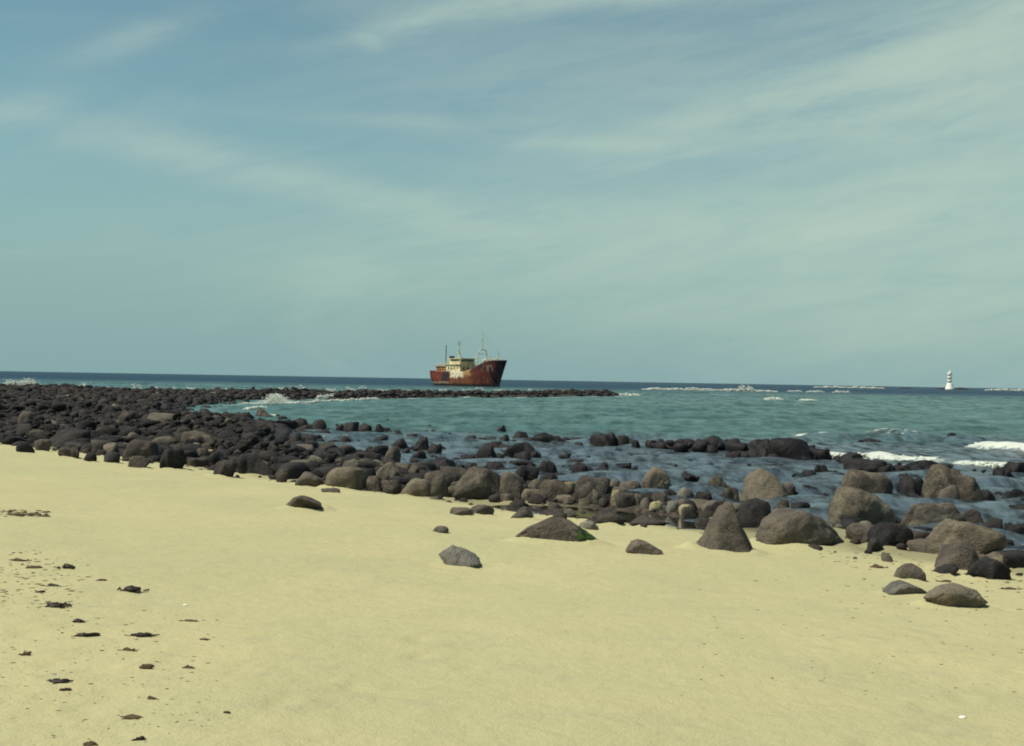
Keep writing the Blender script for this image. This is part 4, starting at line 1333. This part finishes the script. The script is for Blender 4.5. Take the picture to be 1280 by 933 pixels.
def build_ship():
    root = bpy.data.objects.new('shipwreck', None)
    scene.collection.objects.link(root)
    p = at_dist(581.8, 482, 447)
    root.location = (p[0], 447, 0)
    root.rotation_euler = (0, 0, R(-52))
    tag(root, 'rusty stranded cargo ship with cream wheelhouse on the sea beyond the spit', 'ship')
    paint = ship_paint()
    cream = flat_mat('ship_cream', (0.66, 0.56, 0.32), 0.75, 0.35, 0.7)
    rusty = flat_mat('ship_rusty_orange', (0.34, 0.17, 0.065), 0.8, 0.45, 0.8)
    brown = flat_mat('ship_brown', (0.13, 0.055, 0.03), 0.8, 0.4, 1.0)
    black = flat_mat('ship_black', (0.016, 0.015, 0.018), 0.6, 0.3, 1.0)
    glass = flat_mat('ship_window', (0.012, 0.014, 0.018), 0.25, 0.2, 1.0)
    pale = flat_mat('ship_pale_yellow', (0.55, 0.50, 0.30), 0.7, 0.2, 1.0)
    B = 4.1
    def ztop(u):
        x = -18 + 40 * u
        z = 5.2 + 0.3 * max(0, (-x - 10) / 8)
        f = min(1, max(0, (x - 4.0) / 14.0)); f = f * f * (3 - 2 * f)
        return z + 4.1 * f
    def xpos(u, z):
        zz = max(z, 0) / 9.3
        xb = 20.2 + 4.2 * zz ** 1.15 + (0 if z > 0 else 0.5 * z)
        xs = -16.3 - 2.2 * min(1, max(0, (z + 0.5) / 3.5)) ** 0.7
        return xs + (xb - xs) * u
    def half(u, z, top):
        v = min(1, max(0, (z + 2.0) / (top + 2.0)))
        pw = 1.7 + 1.5 * v
        fb = 1.0 if u < 0.58 else max(0.0, 1 - ((u - 0.58) / 0.42) ** pw)
        fs = 1.0 if u > 0.2 else (0.50 + 0.28 * v) + (0.50 - 0.28 * v) * math.sin(math.pi / 2 * u / 0.2)
        return max(0.03, B * fb * fs * (0.86 + 0.14 * min(1, v * 1.6)))
    nu, nv = 110, 30
    def shell(inset, zlo, zoff):
        V = []
        for i in range(nu):
            u = i / (nu - 1); top = ztop(u) + zoff
            for j in range(nv):
                z = zlo(u) + (top - zlo(u)) * j / (nv - 1) if callable(zlo) else zlo + (top - zlo) * j / (nv - 1)
                V.append((xpos(u, z), -max(0.02, half(u, z, ztop(u)) - inset), z))
        return np.array(V)
    S = shell(0.0, -2.0, 0.0)
    Pt = S.copy(); Pt[:, 1] *= -1
    F = grid_faces(nu, nv)
    F = F.reshape(-1, 4)
    V = np.concatenate([S, Pt])
    n0 = nu * nv
    FF = [F, F[:, ::-1] + n0]
    # stern plate and stem closing
    st = np.array([[j, n0 + j, n0 + j + 1, j + 1] for j in range(nv - 1)])
    e = (nu - 1) * nv
    bw = np.array([[e + j, e + j + 1, n0 + e + j + 1, n0 + e + j] for j in range(nv - 1)])
    FF += [st[:, ::-1], bw[:, ::-1]]
    # bulwark inner face and rim
    Si = shell(0.18, lambda u: ztop(u) - 1.0, 0.0)
    Pi = Si.copy(); Pi[:, 1] *= -1
    V = np.concatenate([V, Si, Pi])
    FF += [F[:, ::-1] + 2 * n0, F + 3 * n0]
    t = np.array([i * nv + nv - 1 for i in range(nu)])
    for (o_, q) in ((0, 2 * n0), (n0, 3 * n0)):
        FF.append(np.stack([t[:-1] + o_, t[1:] + o_, t[1:] + q, t[:-1] + q], 1))
    F = np.concatenate(FF)
    hull_me = mesh_np('hull', V, F)
    bm = bmesh.new(); bm.from_mesh(hull_me); bmesh.ops.recalc_face_normals(bm, faces=bm.faces[:]); bm.to_mesh(hull_me); bm.free()
    # weathered paint: rust red ends, bare navy patch, cream midships; then a bow end turned near black
    x, z = V[:, 0], V[:, 2]
    n1 = ship_noise(V * np.array([1, 0.3, 1.0]), 0.45, 3); n2 = ship_noise(V * np.array([1, .3, .5]), 1.3, 9)
    C = np.tile(np.array([0.150, 0.034, 0.024]), (len(V), 1))
    def lay(c, mask):
        m = np.clip(mask, 0, 1)[:, None]
        C[:] = C * (1 - m) + np.array(c) * m
    lay((0.070, 0.026, 0.020), sstep(x + 2 * n1, 4, 9) * sstep(n2, -0.5, 0.6) * 0.8)
    lay((0.060, 0.024, 0.022), sstep(x, 7, 10) * sstep(z + 0.8 * n1 - 0.30 * (x - 9), 4.3, 5.6) * 0.9)
    lay((0.17, 0.068, 0.034), sstep(x + 2 * n1, -5.5, -3.5) * (1 - sstep(x + 2 * n1, 7, 11)) * (1 - sstep(z + n2, 4.0, 5.6)) * 0.85)
    lay((0.26, 0.10, 0.035), sstep(n2, 0.1, 0.8) * (1 - sstep(z, 2.0, 3.2)) * 0.8)
    lay((0.66, 0.60, 0.42), sstep(x + 0.8 * n1, -4.6, -3.6) * (1 - sstep(x + 1.2 * n1, 3.0, 5.5)) * sstep(z + 0.9 * n2, 2.5, 3.4))
    lay((0.42, 0.25, 0.10), sstep(x + n1, 3.0, 5.0) * (1 - sstep(x + n1, 7.5, 9.5)) * sstep(z + 0.7 * n2, 3.2, 4.4) * 0.8)
    tri = sstep(x - 0.55 * z + 0.9 * n2, -11.6, -10.6) * (1 - sstep(x + 0.20 * z + 0.9 * n2, -4.4, -3.6)) * sstep(z + 0.5 * n1, 1.5, 2.2)
    lay((0.026, 0.026, 0.038), tri * 0.95)
    lay((0.010, 0.009, 0.014), sstep(x - 0.38 * z + 0.3 * n2, 16.6, 17.8) * 0.97)  # near black towards the stem, alike on both sides
    lay((0.034, 0.018, 0.018), sstep(n1, 0.10, 0.8) * 0.75)
    lay((0.28, 0.15, 0.085), sstep(n2, 0.35, 1.0) * sstep(z, 1.5, 3.0) * (1 - sstep(x - 0.38 * z, 15.6, 16.8)) * 0.40)
    lay((0.018, 0.014, 0.014), 1 - sstep(z + 0.35 * n2, 0.55, 1.15))
    lay((0.36, 0.32, 0.24), np.exp(-((z - 1.15 - 0.2 * n1) / 0.28) ** 2) * sstep(-x, 3, 7) * 0.75)
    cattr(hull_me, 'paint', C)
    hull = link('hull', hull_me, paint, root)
    hull['label'] = 'rust red hull with dark bow, navy patch and cream paint amidships'
    # deck
    dv = []
    for i in range(nu):
        u = i / (nu - 1); zz = ztop(u) - 0.95
        hb = max(0.03, half(u, zz, ztop(u)) - 0.2)
        dv += [(xpos(u, zz), -hb, zz), (xpos(u, zz), hb, zz)]
    link('deck', mesh_np('deck', np.array(dv), np.array([[2 * i, 2 * i + 2, 2 * i + 3, 2 * i + 1] for i in range(nu - 1)]), False), brown, root)
    # superstructure
    ph = MB().box(-14.6, -7.0, -3.0, 3.0, 4.2, 7.0).build('poop_house', rusty, root, 0.08)
    for xx in (-13.2, -11.6, -10.0, -8.4):
        MB().box(xx - .28, xx + .28, -3.06, -2.94, 5.6, 6.2).build('window', glass, ph)
    MB().box(-15.0, -6.6, -3.3, 3.3, 7.0, 7.16).build('poop_roof', rusty, root)
    lh = MB().box(-7.4, 1.4, -3.5, 3.5, 4.2, 7.7).build('lower_house', cream, root, 0.08)
    for xx in (-5.9, -4.0, -2.1, -0.3):
        MB().box(xx - .3, xx + .3, -3.56, -3.44, 6.1, 6.8).build('window', glass, lh)
    MB().box(-1.6, -0.8, -3.57, -3.45, 4.3, 5.6).build('door', glass, lh)
    for yy in (-2, 0, 2):
        MB().box(1.36, 1.48, yy - .3, yy + .3, 6.1, 6.8).build('window', glass, lh)
    MB().box(-7.8, 2.0, -3.9, 3.9, 7.7, 7.85).build('bridge_deck', cream, root)
    wh = MB().box(-5.4, 1.0, -3.2, 3.2, 7.85, 9.75).build('wheelhouse', cream, root, 0.06)
    for xx in (-4.0, -2.9, -1.8, -0.6):
        MB().box(xx - .42, xx + .42, -3.26, -3.14, 8.95, 9.5).build('window', glass, wh)
    for yy in (-2.2, -1.1, 0, 1.1, 2.2):
        MB().box(0.94, 1.06, yy - .42, yy + .42, 8.95, 9.5).build('window', glass, wh)
    MB().box(-7.0, 1.9, -3.7, 3.7, 9.75, 10.0).build('wheelhouse_roof', pale, root)
    # railings
    def rail(name, pts, z0, h=1.0):
        mb = MB()
        for (a, b) in zip(pts[:-1], pts[1:]):
            for k in (0.5, 1.0):
                mb.tube((a[0], a[1], z0 + h * k), (b[0], b[1], z0 + h * k), 0.05, n=5)
            L = math.dist(a, b); n = max(1, int(L / 1.4))
            for i in range(n + 1):
                q = (a[0] + (b[0] - a[0]) * i / n, a[1] + (b[1] - a[1]) * i / n)
                mb.tube((q[0], q[1], z0), (q[0], q[1], z0 + h), 0.05, n=5)
        return mb.build(name, pale, root)
    rail('railing', [(-7.7, 3.8), (-7.7, -3.8), (1.9, -3.8), (1.9, 3.8)], 7.85)
    rail('railing', [(-14.9, 2.9), (-14.9, -2.9), (-7.5, -2.9)], 7.16, 0.9)
    rail('railing', [(14.5, -2.6), (18.2, -1.6), (21.8, -0.2), (18.2, 1.6), (14.5, 2.6)], 8.9, 0.9)
    # funnel
    fn = MB().lathe([(0.95, 7.1), (0.9, 9.9)], 16, (-8.8, 0)).build('funnel', cream, root)
    MB().lathe([(0.97, 9.9), (0.95, 10.9), (0.7, 10.9), (0.7, 10.2)], 16, (-8.8, 0)).build('funnel_cap', black, fn)
    # masts
    MB().tube((-13.4, 0.6, 7.1), (-13.4, 0.6, 15.0), 0.17, 0.14).build('aft_pole', black, root)
    mm = MB().tube((-4.3, 0, 9.7), (-4.3, 0, 16.6), 0.24, 0.10).tube((-4.3, -1.0, 13.1), (-4.3, 1.0, 13.1), 0.09).tube((-4.3, -0.8, 15.0), (-4.3, .8, 15.0), 0.08)
    mm.tube((-3.2, 0.9, 9.7), (-4.3, 0, 12.6), 0.11).tube((-3.2, -0.9, 9.7), (-4.3, 0, 12.6), 0.11)
    mast = mm.build('main_mast', pale, root)
    MB().box(-4.9, -3.7, -0.6, 0.6, 12.0, 12.15).box(-4.5, -4.1, -0.9, 0.9, 15.5, 15.7).build('radar_platform', pale, mast)
    gm = MB()
    for s in (-1, 1):
        gm.tube((10, 2.5 * s, 6.2), (10, 1.7 * s, 12.4), 0.22, 0.17)
        gm.tube((10, 1.7 * s, 12.4), (10, 0.9 * s, 13.1), 0.17)
    gm.tube((10, -0.9, 13.1), (10, 0.9, 13.1), 0.17).tube((10, -1.75, 11.6), (10, 1.75, 11.6), 0.12)
    gan = gm.build('derrick_gantry', pale, root)
    MB().tube((10, 0, 13.0), (10, 0, 20.0), 0.16, 0.06).tube((10, -0.7, 16.5), (10, .7, 16.5), 0.07).build('topmast', pale, gan)
    MB().tube((10.3, 1.6, 6.8), (13.6, 1.0, 11.2), 0.12, 0.08).build('derrick_boom', pale, gan)
    MB().tube((10.3, -1.6, 6.8), (7.0, -1.2, 11.0), 0.12, 0.08).build('derrick_boom', pale, gan)
    MB().box(9.0, 10.8, -1.0, 1.0, 5.2, 7.9).build('winch_house', cream, root, 0.1)
    MB().lathe([(0.35, 6.4), (0.35, 8.7), (0.6, 9.0), (0.6, 9.5), (0.2, 9.7)], 12, (12.6, -1.0)).build('ventilator', cream, root)
    MB().box(2.0, 8.0, -2.2, 2.2, 4.1, 5.9).build('hatch_cover', brown, root, 0.1)
    MB().tube((19.4, 0, 8.3), (19.4, 0, 13.2), 0.17, 0.08).tube((19.4, -.5, 11.6), (19.4, .5, 11.6), 0.07).build('fore_mast', pale, root)
    MB().box(17.2, 18.6, -0.9, 0.9, 8.2, 9.6).tube((17.9, -1.2, 9.2), (17.9, 1.2, 9.2), 0.35).build('windlass', pale, root)
    # stays
    mb = MB()
    for a, b in (((10, 0, 19), (21.5, 0, 9.6)), ((10, 0, 19), (-4.3, 0, 16)), ((-4.3, 0, 16), (-13.4, .6, 14.6))):
        mb.tube(a, b, 0.012, n=4)
    mb.build('rigging', black, root)
    # hawse marking and anchor on the lit bow
    def side_pt(xw, zw, out=0.05):
        u = 0.5
        for _ in range(40):
            u += (xw - xpos(u, zw)) / 40.0
        return Vector((xw, -half(u, zw, ztop(u)) - out, zw))
    def patch(name, x0, x1, z0, z1, mat, out):
        bm = bmesh.new()
        g = [[bm.verts.new(side_pt(x0 + (x1 - x0) * i / 4, z0 + (z1 - z0) * j / 4, out)) for j in range(5)] for i in range(5)]
        fs = [bm.faces.new((g[i][j], g[i + 1][j], g[i + 1][j + 1], g[i][j + 1])) for i in range(4) for j in range(4)]
        r_ = bmesh.ops.extrude_face_region(bm, geom=fs)
        for v in r_['geom']:
            if isinstance(v, bmesh.types.BMVert): v.co.y += out + 0.15
        bmesh.ops.recalc_face_normals(bm, faces=bm.faces[:])
        me = bpy.data.meshes.new(name); bm.to_mesh(me); bm.free()
        return link(name, me, mat, root)
    patch('hawse_plate', 16.6, 18.9, 5.2, 7.6, flat_mat('ship_faded', (0.20, 0.13, 0.10), .8, .35, 2.0), 0.05)
    a0 = side_pt(17.9, 6.6, 0.18)
    MB().tube(a0, a0 + Vector((0, 0, -1.5)), 0.16).tube(a0 + Vector((-.65, 0, -1.1)), a0 + Vector((0, 0, -1.6)), 0.18).tube(a0 + Vector((.65, -0.0, -1.1)), a0 + Vector((0, 0, -1.6)), 0.18).tube(a0 + Vector((0, 0.3, 0)), a0 + Vector((0, -.02, 0)), 0.45, n=10).build('anchor', black, root)


build_ship()

# ------------------------------------------------------------------ beacon tower and far reef
def build_beacon():
    root = bpy.data.objects.new('beacon_tower', None)
    scene.collection.objects.link(root)
    p = at_dist(1187, 486, 1500)
    root.location = (p[0], 1500, 0)
    root.scale = (0.74, 0.74, 0.92)
    tag(root, 'white banded beacon tower standing on a low reef at the horizon', 'beacon')
    white = flat_mat('beacon_white', (0.80, 0.79, 0.68), 0.7, 0.05, 0.3)
    band = flat_mat('beacon_band', (0.20, 0.19, 0.10), 0.8, 0.15, 0.3)
    MB().lathe([(7.0, -2), (6.9, 1.6), (6.2, 2.2), (4.2, 8.0), (3.7, 8.6)], 28).build('base', white, root)
    MB().lathe([(2.3, 8.6), (2.1, 21.6)], 24).build('shaft', band, root)
    for z0, z1 in ((10.6, 13.0), (15.1, 17.6), (19.4, 22.6)):
        MB().lathe([(3.3, z0), (3.6, z0 + 0.3), (3.6, z1 - 0.3), (3.3, z1)], 24).build('ring', white, root)
    MB().lathe([(1.1, 22.5), (1.1, 24.4), (1.4, 24.5), (0.2, 25.3)], 14).build('lantern', white, root)


build_beacon()


def build_far_reef():
    mats = M['dark']
    specs = [(1078, 1112, 1530, 3.0, 'low dark reef breaking the horizon, between far surf and beacon'), (1118, 1150, 1560, 1.9, 'thin dark reef strip on the horizon close to the beacon'),
             (1158, 1216, 1515, 3.0, 'dark reef carrying the white beacon tower'), (1262, 1300, 1600, 3.0, 'dark reef behind the horizon surf, at the view edge')]
    for k, (a, b, dist, h, lab) in enumerate(specs):
        pa, pb = at_dist(a, 486, dist), at_dist(b, 486, dist)
        n = 60
        xs = np.linspace(pa[0], pb[0], n)
        rows = np.linspace(-1, 1, 9)
        V = []
        t = np.linspace(-1, 1, n)
        nz = fbm(np.stack([xs * 0.12, np.zeros(n), np.full(n, k * 3.1)], 1), 7, 4, 0.6)
        for i in range(n):
            e = max(0, 1 - abs(t[i]) ** 3)
            for r_ in rows:
                V.append((xs[i] - (pa[0] + pb[0]) / 2, r_ * 12, -1.5 + (1.5 + h * (0.55 + 0.45 * nz[i])) * e * max(0, 1 - r_ * r_) ** 0.6))
        me = mesh_np('far_reef', np.array(V), grid_faces(n, 9))
        o = link('far_reef', me, mats, None, ((pa[0] + pb[0]) / 2, dist, 0))
        tag(o, lab, 'reef', 'low reefs at the horizon')


build_far_reef()

# ------------------------------------------------------------------ seaweed and flotsam on the sand
def weed_mesh(seed, L, W, H, n_strip):
    r = np.random.default_rng(seed)
    V, F = [], []
    P, Fi = rock_unit(seed + 31, 2, 'round')
    P = P * (1 + 0.35 * fbm(P * 2.6, seed, 3, .7))[:, None]
    Q = P * np.array([L * 0.40, W * 0.40, H * 0.75]); 
    V += [tuple(q) for q in Q]; F += [list(f) for f in Fi]
    for k in range(n_strip):
        x, y = r.normal(0, 0.22 * L), r.normal(0, 0.22 * W)
        a = r.normal(0, 0.6) + (math.pi if r.random() < 0.5 else 0)
        ln = L * r.uniform(0.25, 0.55); wd = max(0.006, 0.10 * L * r.uniform(0.4, 1.0)); m = 7
        b0 = len(V)
        lift = H * r.uniform(0.15, 0.7); ph = r.uniform(0, 6)
        for i in range(m):
            t = i / (m - 1)
            a += r.normal(0, 0.30)
            x += math.cos(a) * ln / m; y += math.sin(a) * ln / m * 0.7
            z = max(0.004, lift * math.sin(math.pi * min(1, t * 1.15 + 0.05)) * (0.6 + 0.4 * math.sin(5 * t + ph)))
            nx, ny = -math.sin(a), math.cos(a)
            w_ = wd * (1 - 0.75 * t)
            tw = 0.2 * H * math.sin(4 * t + ph)
            V += [(x + nx * w_, y + ny * w_, max(0.003, z + tw)), (x - nx * w_, y - ny * w_, max(0.003, z - tw)), (x, y, max(0.0, z - 0.012))]
        for i in range(m - 1):
            q = b0 + 3 * i
            for (u, v) in ((0, 1), (1, 2), (2, 0)):
                F += [[q + u, q + v, q + 3 + v], [q + u, q + 3 + v, q + 3 + u]]
    me = mesh_np('seaweed_clump', np.array(V), np.array([f[:3] for f in F]))
    return me


WEED = [
    (152, 179, 727, 740, 'weed', 'largest black seaweed clump on the sand, standing alone'),
    (56, 83, 748, 761, 'weed', 'black two-lobed seaweed clump below the thin wrack strands'),
    (91, 107, 770, 779, 'weed', 'small compact black seaweed clump above a long flat one'),
    (91, 127, 787, 795, 'weed', 'long flat black seaweed clump under the small compact one'),
    (162, 192, 790, 798, 'weed', 'long flat black seaweed clump lying by itself below the largest clump'),
    (26, 39, 812, 822, 'weed_brown', 'brown upright seaweed tuft near the edge of view'),
    (173, 192, 829, 842, 'weed_brown', 'brown triangular piece of seaweed sticking up from the sand'),
    (229, 242, 833, 840, 'weed_brown', 'pale brown scrap of weed beside the triangular piece'),
    (59, 87, 851, 858, 'weed', 'arched black seaweed strip on the sand'),
    (74, 88, 863, 869, 'weed', 'small black seaweed lump right under the arched strip'),
    (184, 196, 872, 880, 'weed_brown', 'small brown weed tuft in the trampled sand'),
    (152, 181, 896, 903, 'weed_brown', 'thin brown weed streak near the bottom of the view'),
    (104, 123, 923, 934, 'weed_brown', 'brown weed blade cut by the bottom edge'),
    (169, 183, 922, 931, 'weed', 'black weed bit at the bottom edge'),
    (74, 94, 703, 713, 'weed', 'black weed strands, uppermost clump near the wrack line'),
    (58, 76, 730, 736, 'weed', 'thin black weed strip between wrack strands'),
    (44, 57, 739, 744, 'weed', 'short black weed strip above the two-lobed clump'),
    (33, 53, 707, 714, 'weed_brown', 'brown curled weed strand near the wrack line'),
    (11, 35, 699, 704, 'weed_brown', 'thin brown weed strand running toward the view edge'),
    (122, 134, 723, 728, 'weed_brown', 'small brown weed scrap before the largest clump'),
    (151, 168, 810, 816, 'weed_brown', 'thin brown weed scrap below the lone flat clump'),
    (229, 247, 770, 776, 'weed_brown', 'thin weed stalk lying on bare sand'),
    (248, 261, 799, 803, 'weed_brown', 'short weed scrap on bare sand below the stalk'),
    (278, 287, 893, 899, 'weed_brown', 'tiny weed tuft alone on the lower sand'),
    (6, 30, 641, 647, 'weed_brown', 'dry weed line at the view edge below the packed rocks'),
    (28, 58, 641, 646, 'weed_brown', 'second dry weed line touching the one at the view edge'),
    (1088, 1106, 702, 710, 'weed_brown', 'brown weed scrap beside the dark rounded sand rock'),
    (1172, 1190, 722, 727, 'weed_brown', 'brown weed scrap between two dark shore rocks'),
    (1252, 1272, 732, 737, 'weed_brown', 'brown weed scrap near the black edge boulder'),
]
for k, (a, b_, c, d, mt, lab) in enumerate(WEED):
    g = ground_at((a + b_) / 2, d - 1, False)
    L = (b_ - a) / FPX * g[1]
    H = max(0.012, min(0.5 * L, (d - c) / FPX * g[1] * 0.62))
    big = mt == 'weed'
    me = weed_mesh(40 + k, L, L * 0.6, H, 16 if big else 9)
    o = link('seaweed_clump', me, M[mt], None, (g[0], g[1], ground_z(g[0], g[1])))
    o.rotation_euler = (0, 0, random.uniform(-0.25, 0.25))
    tag(o, lab, 'seaweed', 'seaweed clumps on the sand')


def build_wrack():
    r = np.random.default_rng(8)
    VS, FS = [], []
    off = 0
    pts = []
    for _ in range(150):
        pts.append((r.uniform(0, 130) * r.random() ** 0.3, r.uniform(690, 760), r.uniform(2, 7)))
    for _ in range(170):
        pts.append((r.uniform(0, 290), r.uniform(760, 933), r.uniform(2, 6)))
    for _ in range(60):
        pts.append((r.uniform(0, 60), 640 + r.uniform(0, 8), r.uniform(3, 9)))
    for _ in range(120):
        x = r.uniform(1020, 1280); pts.append((x, 690 + 0.14 * (x - 1020) + r.normal(0, 7), r.uniform(2, 6)))
    for _ in range(110):
        pts.append((r.uniform(850, 1280), r.uniform(715, 880), r.uniform(1.5, 5)))
    for _ in range(60):
        pts.append((r.uniform(300, 900), r.uniform(690, 930), r.uniform(1, 2.5)))
    V0, F0 = ico(1)
    for (x, y, s) in pts:
        g = ground_at(x, y, False)
        if g[1] > 60: continue
        L = s / FPX * g[1]
        a = r.normal(0, 0.5)
        Q = V0 * (1 + 0.35 * r.normal(size=(len(V0), 1))) * np.array([L * 0.6, L * 0.22, L * 0.10])
        Q = np.stack([Q[:, 0] * math.cos(a) - Q[:, 1] * math.sin(a), Q[:, 0] * math.sin(a) + Q[:, 1] * math.cos(a), Q[:, 2]], 1)
        VS.append(Q + np.array([g[0], g[1], ground_z(g[0], g[1]) + L * 0.03])); FS.append(F0 + off); off += len(V0)
    me = mesh_np('beach_wrack', np.concatenate(VS), np.concatenate(FS))
    tag(link('beach_wrack', me, M['weed_brown']), 'crumbs of dry seaweed strewn over the sand', kind='stuff')


build_wrack()

# two white shells
for k, (x, y, s, lab) in enumerate([(1203, 893, 10, 'white shell on the bare lower sand, far from any rock'), (232, 755, 7, 'small white shell beyond the largest seaweed clump')]):
    g = ground_at(x, y, False)
    L = s / FPX * g[1]
    P, F = rock_unit(70 + k, 3, 'round')
    ang = np.arctan2(P[:, 1], P[:, 0])
    P[:, 2] = np.where(P[:, 2] > 0, P[:, 2] * (1 + 0.10 * np.cos(11 * ang)), P[:, 2] * 0.2)
    o = link('sea_shell', mesh_np('sea_shell', P * np.array([L * .5, L * .38, L * .20]), F), M['shell'], None, (g[0], g[1], ground_z(g[0], g[1])))
    tag(o, lab, 'shell', 'white shells on the sand')
